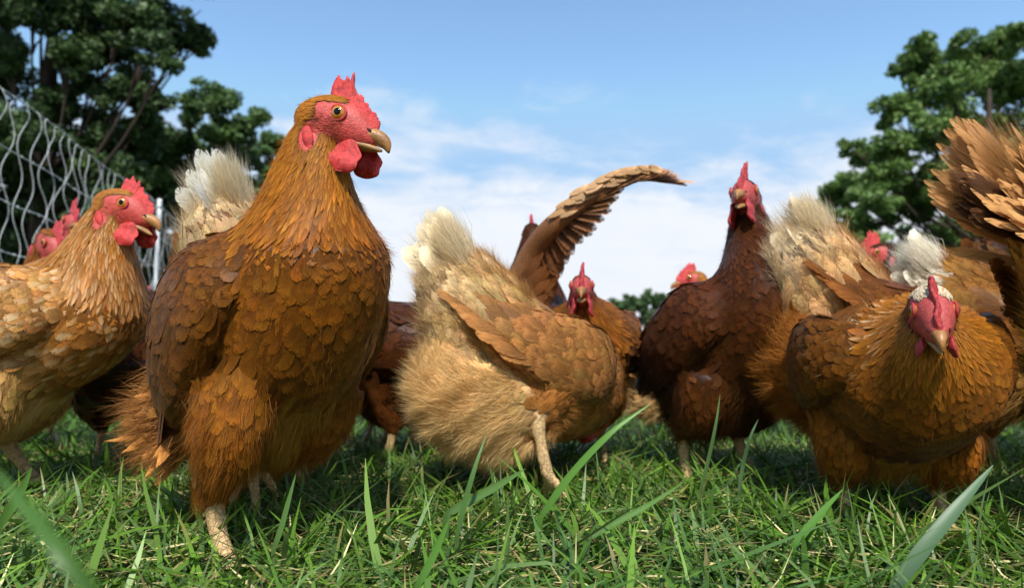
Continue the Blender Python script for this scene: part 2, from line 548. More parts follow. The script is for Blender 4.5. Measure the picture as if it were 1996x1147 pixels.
def make_tree(name, label, base, top_h, blobs, leaf_size, c_lo, c_hi, density, rng, sub=5, limbs=14, trunk_r=0.25, group=None):
    """blobs: (centre xyz, radius) of the large masses of the crown; each is broken into clumps of leaves"""
    root = empty(name, base)
    tag(root, label, 'tree', group)
    base = np.array(base, dtype=float)
    cs, rs, ns = [], [], []
    for c, r in blobs:
        c = np.array(c) - base
        k = sub
        for _ in range(k):
            d = unit(rng.normal(size=3)) * r * rng.random() ** 0.5
            d[2] *= 0.8
            rr = r * rng.uniform(0.25, 0.46)
            cs.append(c + d); rs.append(rr)
            ns.append(int(density * (rr / leaf_size) ** 2) + 6)
    v, f, col = leaf_cloud(cs, rs, ns, leaf_size, c_lo, c_hi, rng)
    crown = mesh_np('crown', v, f, M['leaf'], root, smooth=False, col=col)
    crown['kind'] = 'stuff'
    tops = [np.array(c) - base for c, r in blobs]
    h = top_h
    tr = tube([(0, 0, -0.1), (0.05, 0, h * 0.3), (-0.04, 0.05, h * 0.62), (0.05, 0, h * 0.9)], [trunk_r, trunk_r * 0.75, trunk_r * 0.45, trunk_r * 0.12], 10)
    mesh_np('trunk', *join([tr]), mat=M['bark'], parent=root)
    for i, t in enumerate(tops[:limbs]):
        z0 = min(max(0.15 * h, t[2] * 0.55), h * 0.8)
        p0 = np.array([0, 0, z0])
        mid = p0 * 0.45 + t * 0.55 + np.array([0, 0, -0.06 * h])
        br = tube([p0, mid, t], [trunk_r * 0.24, trunk_r * 0.11, trunk_r * 0.03], 6)
        twigs = [br]
        for _ in range(3):
            e = t + unit(rng.normal(size=3)) * blobs[i][1] * 0.8
            twigs.append(tube([mid * 0.4 + t * 0.6, (mid * .2 + t * .4 + e * .4), e], [trunk_r * 0.09, trunk_r * 0.06, trunk_r * 0.02], 5))
        mesh_np('limb', *join(twigs), mat=M['bark'], parent=root)
    return root


def P3(px, py, Y):
    return tuple(at(px, py, Y))


def build_trees():
    rng = np.random.default_rng(5)
    D = 13.0
    k = D / F_PX

    def bl(lst, D0, spread, rs):
        out = []
        for x, y, r in lst:
            Y = D0 + rs.uniform(-spread, spread)
            out.append((P3(x, y, Y), r * Y / F_PX))
        return out
    rs = random.Random(3)
    big = [(60, 20, 70), (150, 30, 80), (250, 40, 75), (340, 35, 70), (385, 75, 40), (300, 95, 45), (330, 120, 30), (215, 95, 60), (140, 110, 45),
           (20, 110, 45), (30, 190, 70), (110, 195, 50), (180, 170, 60), (250, 170, 65), (290, 210, 50), (60, 270, 80), (150, 270, 75), (230, 260, 60),
           (40, 360, 90), (140, 360, 90), (-80, 100, 110), (-90, 280, 130), (230, -60, 110), (80, -80, 120), (350, -50, 80), (-60, -60, 130), (250, 300, 55), (200, 340, 60), (290, 265, 45), (120, 430, 80), (30, 450, 85), (-30, 470, 90), (210, 420, 70), (60, 520, 80), (150, 100, 50), (190, 60, 50)]
    b = bl(big, 11.5, 1.1, rs)
    base = at(60, 700, 11.8); base = (base.x, base.y, 0)
    make_tree('broadleaf_tree', 'tall dark broadleaf tree filling the top left behind the wire netting', base, 8.0, b, 0.055,
              (0.026, 0.056, 0.022), (0.115, 0.19, 0.058), 11, rng, sub=18, limbs=24, trunk_r=0.3)  # leaf colours darkened to stand in for the crown's unlit side
    sm = [(420, 190, 42), (370, 215, 40), (430, 240, 55), (500, 240, 38), (530, 290, 40), (470, 300, 60), (390, 300, 65), (330, 260, 50), (310, 330, 70),
          (400, 370, 70), (480, 370, 60), (540, 360, 50), (260, 400, 80), (350, 430, 80), (440, 450, 80), (520, 430, 60), (560, 480, 70), (300, 520, 80), (430, 540, 90), (180, 450, 80), (230, 560, 90)]
    b = bl(sm, 16.0, 1.4, rs)
    base = at(400, 700, 16.2); base = (base.x, base.y, 0)
    make_tree('broadleaf_tree', 'lower dark green tree standing behind the head and tail of the hens at left', base, 5.5, b, 0.07,
              (0.036, 0.076, 0.024), (0.14, 0.24, 0.066), 11, rng, sub=18, limbs=20, trunk_r=0.26)  # backlit look of this crown put into darker leaf colours
    rt = [(1950, 100, 55), (1880, 110, 55), (1800, 105, 50), (1770, 130, 38), (1850, 170, 60), (1940, 180, 70), (1790, 190, 50), (1740, 215, 40), (1800, 250, 55),
          (1880, 260, 70), (1960, 280, 70), (1740, 290, 50), (1690, 300, 38), (1660, 290, 24), (1720, 340, 50), (1800, 340, 60), (1640, 365, 38), (1620, 400, 40), (1690, 400, 50),
          (1770, 410, 60), (1860, 360, 70), (1960, 400, 80), (1610, 430, 28), (1680, 450, 45), (1780, 470, 60), (1880, 460, 70), (1990, 500, 80), (1820, 530, 60), (1920, 540, 60),
          (2060, 140, 90), (2070, 280, 100), (2080, 430, 100), (1985, 70, 40), (1590, 425, 28), (1640, 455, 42), (1700, 500, 50), (1650, 495, 38), (1610, 465, 28), (2150, 330, 110), (1740, 520, 50)]
    b = bl(rt, 15.0, 1.5, rs)
    base = at(1960, 700, 15.0); base = (base.x, base.y, 0)
    make_tree('broadleaf_tree', 'mid green broadleaf tree rising behind the hens at the right edge', base, 7.0, b, 0.065,
              (0.062, 0.125, 0.030), (0.22, 0.34, 0.085), 12, rng, sub=17, limbs=26, trunk_r=0.28)
    far = [(1215, 610, 34), (1245, 600, 30), (1200, 630, 34), (1240, 640, 36), (1270, 600, 28), (1300, 600, 30), (1190, 640, 26), (1230, 645, 34), (1270, 640, 34), (1320, 630, 40), (1180, 665, 22),
           (1290, 670, 40), (1220, 675, 30), (1235, 590, 30), (1265, 588, 28), (1290, 590, 26), (1210, 600, 26), (1350, 620, 40), (1140, 672, 24)]
    b = bl(far, 60.0, 3.0, rs)
    base = at(1260, 700, 60.0); base = (base.x, base.y, 0)
    make_tree('bush_tree', 'small rounded far green tree low on the horizon between the hens', base, 4.0, b, 0.20,
              (0.040, 0.085, 0.030), (0.11, 0.19, 0.065), 12, rng, sub=9, limbs=8, trunk_r=0.4)
    line = []
    for i in range(330):
        x = -3200 + i * 26
        line.append((x + rs.uniform(-40, 40), 684 + rs.uniform(-9, 6), rs.uniform(16, 26)))
    cs, rr, ns = [], [], []
    for x, y, r in line:
        Y = 120 + rs.uniform(-6, 6)
        p = np.array(P3(x, y, Y))
        for _ in range(3):
            q = p + rng.normal(size=3) * r * Y / F_PX * 0.45
            cs.append(q); rr.append(r * Y / F_PX * 0.5); ns.append(34)
    v, f, col = leaf_cloud(cs, rr, ns, 0.75, (0.04, 0.085, 0.03), (0.10, 0.17, 0.065), rng)
    o = mesh_np('woodland', v, f, M['leaf'], smooth=False, col=col)
    tag(o, 'far line of green woodland along the horizon', 'woodland', kind='stuff')


build_trees()


# ------------------------------------------------------------------ setting: poultry netting
def build_fence():
    A, B = at(0, 170, 2.2), at(245, 355, 3.39)
    d = Vector((B.x - A.x, B.y - A.y, 0))
    step = d.length / 15.5
    d.normalize()
    ht = A.z
    root = empty('netting_fence', (A.x, A.y, 0))
    tag(root, 'white electric poultry netting with wavy upright cords running back at the left', 'fence')
    rng = random.Random(4)
    n0, n1 = -12, 62
    levels = [ht, ht - 0.19, ht - 0.37, ht - 0.54, ht - 0.70, ht - 0.84]

    def pos(i, z):
        sag = 0.012 * math.sin(i * 0.41) * (z / ht)
        return np.array([d.x * step * i + sag * d.y, d.y * step * i - sag * d.x, z])
    for li, z in enumerate(levels):
        pts = [pos(i, z + 0.004 * math.sin(i * 1.3 + li)) for i in range(n0, n1 + 1, 2)]
        L = loft(pts, [0.0022] * len(pts), [0.0022] * len(pts), (0, 0, 1), 5, len(pts))
        mesh_np('line_cord' if li else 'top_cord', L['v'], [L['quads'], L['tris']], M['net'], root)
    for i in range(n0, n1 + 1):
        amp = rng.uniform(0.010, 0.022)
        phs = rng.uniform(0, 6.28)
        pts = []
        for k in range(27):
            z = ht * (1 - k / 26.0)
            w = amp * math.sin(k * 1.05 + phs) * (1 if k else 0) + 0.008 * math.sin(k * 0.4 + phs * 2)
            p = pos(i, z)
            pts.append(p + np.array([d.x, d.y, 0]) * w + np.array([d.y, -d.x, 0]) * 0.4 * w)
        L = loft(pts, [0.0013] * 27, [0.0013] * 27, (d.y, -d.x, 0), 5, 53)
        v, q, t = sphere(6, 4)
        vs, fs, off = [L['v']], [L['quads'], L['tris']], len(L['v'])
        for z in levels:
            p = pos(i, z)
            vs.append(v * 0.0042 + p); fs.append(q + off); fs.append(t + off); off += len(v)
        mesh_np('upright_cord', np.vstack(vs), fs, M['net'], root)
    for i in (-8, 22, 46):
        p = pos(i, 0)
        L = loft([p + np.array([0.02, 0, -0.1]), p + np.array([0.02, 0, ht * 0.5]), p + np.array([0.02, 0, ht * 0.98])], [0.011] * 3, [0.011] * 3, (1, 0, 0), 10)
        po = mesh_np('post', L['v'], [L['quads'], L['tris']], M['post'], root)
        L = loft([p + np.array([0.02, 0, ht * 0.97]), p + np.array([0.02, 0, ht * 1.02])], [0.014, 0.012], [0.014, 0.012], (1, 0, 0), 10, 5)
        mesh_np('post_cap', L['v'], [L['quads'], L['tris']], M['post'], po)


build_fence()
# ------------------------------------------------------------------ hens
def feather_template(kind, curl, camber, nu=6):
    u = np.linspace(0, 1, nu)
    if kind == 'round':
        w = np.interp(u, [0, .25, .5, .72, .90, 1], [.34, .72, .94, 1.0, .80, .30])
    elif kind == 'lance':
        w = np.interp(u, [0, .2, .45, .7, .88, 1], [.40, .85, 1.0, .78, .42, .04])
    else:
        w = np.interp(u, [0, .12, .35, .7, .9, 1], [.22, .60, .92, 1.0, .78, .22])
    vs, uv = [], []
    for ui, wi in zip(u, w):
        for c in (-1, 0, 1):
            vs.append((ui, 0.5 * wi * c, -curl * ui * ui - camber * wi * c * c))
            uv.append((0.01 + ui * 0.97, 0.5 + 0.5 * c * (0.2 + 0.8 * wi) * 0.999))
    f = grid_faces(nu, 3, False)
    return np.array(vs), f[:, ::-1].copy(), np.array(uv)


TEMPL = {'round': [feather_template('round', c, k, 6) for c, k in ((0.06, .05), (0.09, .07), (0.04, .04))],
         'lance': [feather_template('lance', c, k, 5) for c, k in ((0.05, .03), (0.08, .04), (0.03, .03))],
         'long': [feather_template('long', c, k, 8) for c, k in ((0.06, .02), (0.10, .03), (0.03, .02))]}
SHARED = {}
for kk, lst in TEMPL.items():
    for i_, (v_, f_, uv_) in enumerate(lst):
        c_ = np.ones((len(v_), 4))
        SHARED[kk, i_] = mesh_np('feather_' + kk, v_, f_, M['feather'], col=c_, uv=uv_, link=False)


def frame_to(d, n):
    """columns d, lateral, normal"""
    d = unit(d); y = unit(np.cross(n, d)); z = np.cross(d, y)
    return d, y, z


class Plumage:
    """collects feathers; big ones may become objects of their own, the rest one joined part"""
    def __init__(self):
        self.items = {k: [] for k in TEMPL}

    def add(self, kind, p, d, n, L, W, rgb, rim):
        d, y, z = frame_to(d, n)
        self.items[kind].append((p, d, y, z, L, W, rgb, rim))


def joined(name, parent, kind_arrays, seed, soft=0.0):
    rng = np.random.default_rng(seed)
    V, F, C, U, NN, off = [], [], [], [], [], 0
    for kind, (p, d, y, z, L, W, rgb, rim) in kind_arrays.items():
        n = len(p)
        if not n:
            continue
        var = rng.integers(0, 3, n)
        for k in range(3):
            m = var == k
            if not m.any():
                continue
            tv, tf, tu = TEMPL[kind][k]
            q = (p[m][:, None] + tv[None, :, 0:1] * (d[m] * L[m][:, None])[:, None]
                 + tv[None, :, 1:2] * (y[m] * W[m][:, None])[:, None] + tv[None, :, 2:3] * (z[m] * L[m][:, None])[:, None])
            mm = m.sum()
            V.append(q.reshape(-1, 3))
            NN.append(np.repeat(z[m], len(tv), 0))
            F.append((tf[None] + (np.arange(mm) * len(tv))[:, None, None] + off).reshape(-1, 4))
            C.append(np.repeat(np.concatenate([rgb[m], rim[m][:, None]], 1), len(tv), 0))
            uu = np.repeat(tu[None], mm, 0).copy()
            uu[:, :, 0] += rng.integers(0, 97, mm)[:, None]
            U.append(uu.reshape(-1, 2))
            off += mm * len(tv)
    if not V:
        return None
    o = mesh_np(name, np.vstack(V), [np.vstack(F)], M['feather'], parent, col=np.vstack(C), uv=np.vstack(U))
    nv = len(o.data.vertices)
    g = np.empty(nv * 3, np.float32); o.data.vertices.foreach_get('normal', g)
    nb = unit(g.reshape(-1, 3) * .7 + np.vstack(NN) * .3)
    o.data.normals_split_custom_set_from_vertices(nb.tolist())
    o['kind'] = 'stuff'
    return o


def single(name, parent, kind, var, p, d, y, z, L, W, rgb, rim):
    o = bpy.data.objects.new(name, SHARED[kind, var])
    COL.objects.link(o)
    o.parent = parent
    m = Matrix.Identity(4)
    for c, (ax, sc) in enumerate(((d, L), (y, W), (z, L))):
        for r in range(3):
            m[r][c] = float(ax[r] * sc)
    for r in range(3):
        m[r][3] = float(p[r])
    o.matrix_basis = m
    o.color = (float(rgb[0]), float(rgb[1]), float(rgb[2]), float(rim))
    return o


def ramp(s, knots):
    s = np.asarray(s)
    ks = [k for k, _ in knots]
    return np.stack([np.interp(s, ks, [c[i] for _, c in knots]) for i in range(3)], -1)


def rot_y(p, a, c=(0, 0, 0.19)):
    """pitch the nose up by a about the lateral axis through c"""
    p = np.asarray(p, dtype=float) - c
    ca, sa = math.cos(a), math.sin(a)
    return np.stack([p[..., 0] * ca - p[..., 2] * sa, p[..., 1], p[..., 0] * sa + p[..., 2] * ca], -1) + c


PAL = {}
PAL['golden'] = dict(dors=[(0, (0.364, 0.155, 0.0165)), (.3, (0.172, 0.056, 0.0044)), (.5, (0.203, 0.066, 0.0044)), (.62, (0.334, 0.113, 0.0066)), (.8, (0.396, 0.134, 0.0077)), (1, (0.384, 0.137, 0.0099))],
                     vent=[(0, (0.425, 0.234, 0.0363)), (.2, (0.303, 0.121, 0.0132)), (.4, (0.166, 0.054, 0.0044)), (.55, (0.166, 0.053, 0.0033)), (.66, (0.233, 0.073, 0.0044)), (.8, (0.334, 0.109, 0.0066)), (1, (0.405, 0.150, 0.0132))],
                     wing=(0.125, 0.041, 0.0033), thigh=(0.244, 0.082, 0.0066), tail=(0.405, 0.212, 0.0330), down=(0.425, 0.212, 0.0308), skin=(0.081, 0.028, 0.0033), var=.24, rim=.38)
PAL['tan'] = dict(dors=[(0, (.74, .57, .33)), (.15, (.54, .31, .11)), (.4, (0.295, 0.105, 0.020)), (.6, (0.377, 0.150, 0.029)), (.8, (0.410, 0.160, 0.026)), (1, (0.394, 0.150, 0.025))],
                  vent=[(0, (.76, .59, .35)), (.25, (.58, .36, .13)), (.5, (0.377, 0.150, 0.029)), (.7, (0.377, 0.143, 0.025)), (1, (0.394, 0.150, 0.025))],
                  wing=(.33, .140, .038), thigh=(0.410, 0.170, 0.038), tail=(0.541, 0.354, 0.134), down=(.80, .56, .25), skin=(0.164, 0.061, 0.013), var=.26, rim=.42)
PAL['brown'] = dict(dors=[(0, (0.107, 0.037, 0.0080)), (.3, (0.073, 0.021, 0.0040)), (.55, (0.073, 0.019, 0.0030)), (.75, (0.082, 0.024, 0.0040)), (1, (0.068, 0.018, 0.0030))],
                    vent=[(0, (0.135, 0.056, 0.0130)), (.3, (0.097, 0.031, 0.0060)), (.55, (0.077, 0.022, 0.0040)), (.8, (0.073, 0.019, 0.0030)), (1, (0.068, 0.018, 0.0040))],
                    wing=(0.068, 0.019, 0.0040), thigh=(0.097, 0.030, 0.0050), tail=(0.097, 0.032, 0.0070), down=(0.116, 0.044, 0.0100), skin=(0.029, 0.009, 0.0020), var=.22, rim=.26)
PAL['rust'] = dict(dors=[(0, (0.351, 0.161, 0.0330)), (.3, (0.200, 0.069, 0.0110)), (.55, (0.200, 0.065, 0.0088)), (.75, (0.276, 0.092, 0.0110)), (1, (0.251, 0.081, 0.0099))],
                   vent=[(0, (0.385, 0.202, 0.0440)), (.3, (0.251, 0.092, 0.0143)), (.55, (0.200, 0.065, 0.0088)), (.8, (0.234, 0.077, 0.0088)), (1, (0.251, 0.081, 0.0110))],
                   wing=(0.167, 0.055, 0.0088), thigh=(0.234, 0.085, 0.0132), tail=(0.385, 0.226, 0.0572), down=(0.367, 0.194, 0.0440), skin=(0.075, 0.025, 0.0055), var=.24, rim=.36)
CREAM = np.array((.74, .66, .50))
WHITE = np.array((.80, .77, .70))


def mesh_loft(name, ctrl, w, h, mat, parent, lat=(0, 1, 0), n=14, m=None, M4=None, col=None):
    L = loft(ctrl, w, h, lat, n, m)
    v = L['v']
    if M4 is not None:
        v = v @ M4[0].T + M4[1]
    return mesh_np(name, v, [L['quads'], L['tris']], mat, parent)


def ellipsoid(name, c, r, mat, parent, M4, rot=None, n=18, m=12, pear=0.0):
    v, q, t = sphere(n, m)
    v = v.copy()
    if pear:
        v[:, :2] *= (1 - pear * v[:, 2:3] * 0.5)
    v = v * np.array(r)
    if pear:
        v[:, 1] += .0012 * np.sin(v[:, 0] * 420 + c[2] * 900) + .0010 * np.sin(v[:, 2] * 330 + c[0] * 700)
        v[:, 0] += .0010 * np.sin(v[:, 2] * 500)
    if rot is not None:
        v = v @ np.array(rot).T
    v = (v + np.array(c)) @ M4[0].T + M4[1]
    return mesh_np(name, v, [q, t], mat, parent)


def rotm(ax, a):
    return np.array(Matrix.Rotation(a, 3, ax))


def build_comb(parent, M4, size, lean, mat, seed, prof=None, fine=True):
    rng = np.random.default_rng(seed)
    base = catmull([(-.008, .0215), (.006, .0225), (.018, .0150), (.029, .0055), (.0385, -.0025)], 72 if fine else 30)
    nt_ = len(base)
    t = np.linspace(0, 1, nt_)
    prof = prof or [(0, .010), (.05, .019), (.28, .021), (.5, .016), (.75, .014), (.93, .009), (1, .003)]
    h = np.interp(t, [a for a, _ in prof], [b for _, b in prof]) * size * 1.05
    spikes = np.zeros(nt_)
    for c, wd, a in ((.10, .05, .5), (.24, .045, .75), (.35, .03, .9), (.50, .05, .55), (.66, .045, .5), (.82, .05, .3)):
        c += rng.uniform(-.02, .02)
        spikes = np.maximum(spikes, a * np.clip(1 - np.abs(t - c) / wd, 0, 1) ** 0.8)
    h = h * (0.80 + 0.40 * spikes + rng.uniform(-.045, .045, nt_))
    nk = 8
    k = np.linspace(0, 1, nk)
    up = unit(np.stack([np.interp(t, [0, .5, 1], [-.10, .12, .55]), np.ones(nt_)], -1))
    X = base[:, None, 0] + up[:, None, 0] * h[:, None] * k
    Z = base[:, None, 1] - 0.004 * (1 - k) + up[:, None, 1] * h[:, None] * k
    th = (0.0040 * (1 - k) ** 1.2 + 0.0011)[None] * np.interp(t, [0, .06, .9, 1], [.4, 1, 1.1, .5])[:, None]
    wob = lean * (h[:, None] / .02) * k[None] ** 1.5 + 0.0016 * np.sin(t * 14 + seed)[:, None] * k
    A = np.stack([X, wob + th, Z], -1)
    B = np.stack([X, wob - th, Z], -1)
    ring = np.concatenate([A, B[:, ::-1]], 1)         # closed ring of 2*nk points at each t
    m, n = ring.shape[:2]
    v = ring.reshape(-1, 3) + rng.normal(size=(m * n, 3)) * 0.00022
    f = grid_faces(m, n)
    c0 = ring[0].mean(0); c1 = ring[-1].mean(0)
    v = np.vstack([v, c0, c1])
    j = np.arange(n)
    t0 = np.stack([np.full(n, m * n), (j + 1) % n, j], -1)
    t1 = np.stack([np.full(n, m * n + 1), (m - 1) * n + j, (m - 1) * n + (j + 1) % n], -1)
    return mesh_np('comb', v @ M4[0].T + M4[1], [f, t0, t1], mat, parent)


HEN_COUNT = [0]


def make_hen(label, px, Y, heading, head, pal='golden', pitch=0.0, scale=1.0, drop=0.0, fat=1.0, legs=None, wings=None, tail=None,
             detail=1.0, voxel=0.0050, comb=1.0, comb_lean=0.002, dull=False, gape=0.0, singles=0, patches=(), fluff=4000, pal_over=None,
             wattle=1.0, neck_fat=1.0, bushy=False, neck_dir=(.75, 0, .65), neck_k=1.0, crown=None, leg_fat=1.0, beak=.92, neck_w=(.066, .049, .033, .0200), tail_len=.115, lift=0.0, extra_white=0.0, comb_prof=None, lobe=True, vent=.85):
    HEN_COUNT[0] += 1
    seed = HEN_COUNT[0]
    rng = np.random.default_rng(100 + seed)
    p = dict(PAL[pal])
    if pal_over:
        p.update(pal_over)
    pos = at(px, 700, Y)
    th = R(heading)
    root = empty('hen', (pos.x, pos.y, 0), th)
    tag(root, label, 'hen', 'hens of the flock')
    ca, sa = math.cos(th), math.sin(th)
    Rw = np.array([[ca, sa, 0], [-sa, ca, 0], [0, 0, 1]])      # world to local

    def loc(q):
        return Rw @ (np.array(q) - np.array([pos.x, pos.y, 0]))
    sc = scale
    # ---- torso
    ctr = np.array((0, 0, 0.19))
    B0 = np.array([(-.19, 0, .262), (-.155, 0, .250), (-.110, 0, .228), (-.05, 0, .205), (.015, 0, .195), (.07, 0, .207)])
    w0 = np.array([.010, .030, .056, .075, .080, .074]) * fat
    h0 = np.array([.022, .044, .068, .082, .086, .080]) * fat
    if bushy:
        w0[:3] = np.array([.026, .044, .060]); h0[:3] = np.array([.040, .060, .072])
    B0 = (rot_y(B0, R(pitch)) - ctr) * sc + ctr + (0, 0, -drop + lift)
    w0 = w0 * sc; h0 = h0 * sc
    # ---- head frame
    hx, hy, hY, hyaw, hpitch = head
    Hc = loc(at(hx, hy, hY))
    yl = R(hyaw) - th
    cp, sp_ = math.cos(R(hpitch)), math.sin(R(hpitch))
    fx = np.array([math.cos(yl) * cp, math.sin(yl) * cp, sp_])
    fy = np.array([-math.sin(yl), math.cos(yl), 0])
    fz = np.cross(fx, fy)
    M4 = (np.stack([fx, fy, fz], 1) * sc, Hc)

    def hd(x, y, z):
        return Hc + sc * (fx * x + fy * y + fz * z)
    # ---- neck
    Pn = hd(-.016, 0, -.012)
    d0 = unit(rot_y(np.array([neck_dir]), R(pitch), (0, 0, 0))[0])
    up = unit(np.array([0, 0, 1.0]) * 0.9 * np.clip((Pn - B0[-1])[2] / np.linalg.norm(Pn - B0[-1]) * 1.3, 0, 1) + unit(Pn - B0[-1]) * 0.7 + fx * 0.25)
    dist = np.linalg.norm(Pn - B0[-1])
    C1 = B0[-1] + d0 * dist * 0.33
    C2 = Pn - up * dist * 0.42
    tt = np.array([.25, .5, .75, 1.0])[:, None]
    bez = (1 - tt) ** 3 * B0[-1] + 3 * (1 - tt) ** 2 * tt * C1 + 3 * (1 - tt) * tt ** 2 * C2 + tt ** 3 * Pn
    ctrl = np.vstack([B0, bez])
    nf = neck_fat * sc
    w = np.concatenate([w0, np.array(neck_w) * nf])
    h = np.concatenate([h0, np.array(neck_w) * np.array([1.06, 1.08, 1.14, 1.2]) * nf])
    a = np.concatenate([np.zeros(6), np.array([.08, .3, .7, 1.0]) * yl])
    lat = np.stack([-np.sin(a), np.cos(a), np.zeros(10)], 1)
    T = loft(ctrl, w, h, lat, 32, 73)
    parts = [(T, 0)]
    # ---- head
    hp = [(-.033, -.006), (-.024, -.002), (-.006, .001), (.010, -.001), (.024, -.007), (.034, -.0105), (.041, -.0125)]
    hw = [.009, .0175, .0190, .0172, .0128, .0085, .0045]
    hh = [.011, .0205, .0240, .0222, .0172, .0112, .0065]
    Hd = loft([hd(x, 0, z) for x, z in hp], np.array(hw) * sc, np.array(hh) * sc, fy, 24, 37)
    parts.append((Hd, 1))
    # ---- abdomen fluff mass
    ab = (rot_y(np.array([(-.15, 0, .195), (-.10, 0, .195 - .045 * vent), (-.04, 0, .195 - .055 * vent), (.02, 0, .195 - .045 * vent)]), R(min(pitch, 24))) - ctr) * sc + ctr + (0, 0, -drop + lift)
    Ab = loft(ab, np.array([.012, .060, .070, .060]) * sc * fat * vent ** .5, np.array([.015, .062, .066, .055]) * sc * fat * vent ** .5, (0, 1, 0), 24, 25)
    parts.append((Ab, 5))
    # ---- legs (local: hock, foot); feet on the ground unless given
    legs = legs or [((-.03, .047, .085), (.0, .047, .010), 0), ((-.03, -.047, .085), (.0, -.047, .010), 0)]
    for sy_, (hock, foot, toe_pitch) in zip((1, -1), legs):
        if hock[0] > 3:                      # given as the photo's pixel and depth
            hock, foot = loc(at(*hock)), loc(at(*foot))
        hock = np.array(hock, dtype=float); foot = np.array(foot, dtype=float)
        sy = sy_
        hip = rot_y(np.array([[-.015, sy * .046, .160]]), R(pitch))[0] + (0, 0, -drop + lift)
        mid = hip * .45 + hock * .55 + np.array((.022, sy * .006, 0))
        Tl = loft([hock - (0, 0, .006), hock * .75 + mid * .25, mid, hip * .6 + mid * .4, hip], np.array([.0105, .0165, .027, .034, .036]) * sc * leg_fat, np.array([.011, .019, .034, .046, .048]) * sc * leg_fat, (0, 1, 0), 20, 33)
        parts.append((Tl, 2))
        fwd = np.array((.004, 0, 0))
        parts.append((loft([foot, foot * .5 + hock * .5 + fwd * -1, hock + (0.004, 0, .004)], np.array([.0088, .0078, .0098]) * sc, np.array([.0096, .0086, .0108]) * sc, (0, 1, 0), 12, 15), 3))
        for ang, ln in ((0, .062), (32, .050), (-32, .050), (180, .026)):
            dx, dy = math.cos(R(ang)), math.sin(R(ang))
            tp = R(toe_pitch)
            def toe(q, zz):
                return foot + np.array((dx * q * math.cos(tp), dy * q, zz - dx * q * math.sin(tp)))
            parts.append((loft([toe(0, 0), toe(ln * .4, .003), toe(ln * .8, -.002), toe(ln, -.005)], np.array([.0074, .0060, .0052, .0018]) * sc, np.array([.0070, .0058, .0050, .0020]) * sc, (-dy, dx, 0), 8, 11), 3))
    # ---- folded wings
    wing_paths = []
    wdef = {1: None, -1: None}
    if wings:
        wdef.update(wings)
    for sy in (1, -1):
        if wdef[sy] == 'none':
            continue
        wp = wdef[sy] or [(-.135, sy * .050, .216), (-.085, sy * .074, .208), (-.02, sy * .088, .212), (.045, sy * .084, .222), (.085, sy * .058, .232)]
        wp = (rot_y(np.array(wp), R(pitch)) - ctr) * sc + ctr + (0, 0, -drop + lift)
        wp = wp * np.array([1, fat, 1])
        Wl = loft(wp, np.array([.006, .012, .017, .018, .008]) * sc, np.array([.016, .038, .050, .046, .020]) * sc, (0, 1, 0), 20, 33)
        Wl['flow'] = unit(Wl['flow'] * .35 - Wl['T'][:, None])
        parts.append((Wl, 4))
        wing_paths.append((sy, Wl))
    # ---- fuse into one continuous body
    vs, qs, ts, off = [], [], [], 0
    PX, PF, PR, PS, PP = [], [], [], [], []
    for L, reg in parts:
        vs.append(L['v']); qs.append(L['quads'] + off); ts.append(L['tris'] + off); off += len(L['v'])
        k = L['V'].shape[0] * L['V'].shape[1]
        PX.append(L['V'].reshape(-1, 3)); PF.append(L['flow'].reshape(-1, 3)); PR.append(np.full(k, reg)); PS.append(L['s'].ravel()); PP.append(L['phi'].ravel())
    PX, PF, PR, PS, PP = (np.concatenate(x) for x in (PX, PF, PR, PS, PP))
    tmp = mesh_np('tmp', np.vstack(vs), [np.vstack(qs), np.vstack(ts)])
    md = tmp.modifiers.new('r', 'REMESH'); md.mode = 'VOXEL'; md.voxel_size = voxel; md.use_smooth_shade = True
    sm = tmp.modifiers.new('s', 'SMOOTH'); sm.factor = 0.5; sm.iterations = 5
    dg = bpy.context.evaluated_depsgraph_get()
    me = bpy.data.meshes.new_from_object(tmp.evaluated_get(dg))
    bpy.data.objects.remove(tmp)
    me.name = 'body'
    body = bpy.data.objects.new('body', me)
    COL.objects.link(body)
    body.parent = root
    nv = len(me.vertices)
    co = np.empty(nv * 3, np.float32); me.vertices.foreach_get('co', co); co = co.reshape(-1, 3).astype(float)
    no = np.empty(nv * 3, np.float32); me.vertices.foreach_get('normal', no); no = no.reshape(-1, 3).astype(float)
    me.calc_loop_triangles()
    tri = np.empty(len(me.loop_triangles) * 3, np.int32); me.loop_triangles.foreach_get('vertices', tri); tri = tri.reshape(-1, 3)
    kd = KDTree(len(PX))
    for i, q in enumerate(PX):
        kd.insert(q, i)
    kd.balance()
    near = np.array([kd.find(q)[1] for q in co])
    vr, vsn, vph, vfl = PR[near], PS[near], PP[near], PF[near]
    patches = [(loc(at(*c)) if c[0] > 3 else c, rad, pc, prob) for c, rad, pc, prob in patches]
    hloc = (co - Hc) @ np.stack([fx, fy, fz], 1) / sc
    face = (vr == 1) & (hloc[:, 0] > -.0125 + np.maximum(-hloc[:, 2] - .012, 0) * .2) & (hloc[:, 2] < .0145 - np.maximum(hloc[:, 0] - .006, 0) * .1) & (hloc[:, 2] > -.032)
    face |= (vr == 1) & (hloc[:, 0] > .012)
    face |= (vr == 0) & (hloc[:, 0] > .008) & (hloc[:, 2] > -.028) & (np.abs(hloc[:, 0]) < .06) & (vsn > .85)
    leg = vr == 3
    lob = (np.abs(hloc[:, 1]) > .008) & (((hloc[:, 0] + .0140) / .0085) ** 2 + ((hloc[:, 2] + .0185) / .0145) ** 2 < 1)
    face |= lob & lobe & (detail < 1.3)
    col = np.zeros((nv, 4)); col[:, 3] = 1
    col[:, :3] = np.array(p['skin'])
    red = np.array((.42, .065, .055)) if dull else np.array((.50, .062, .050))
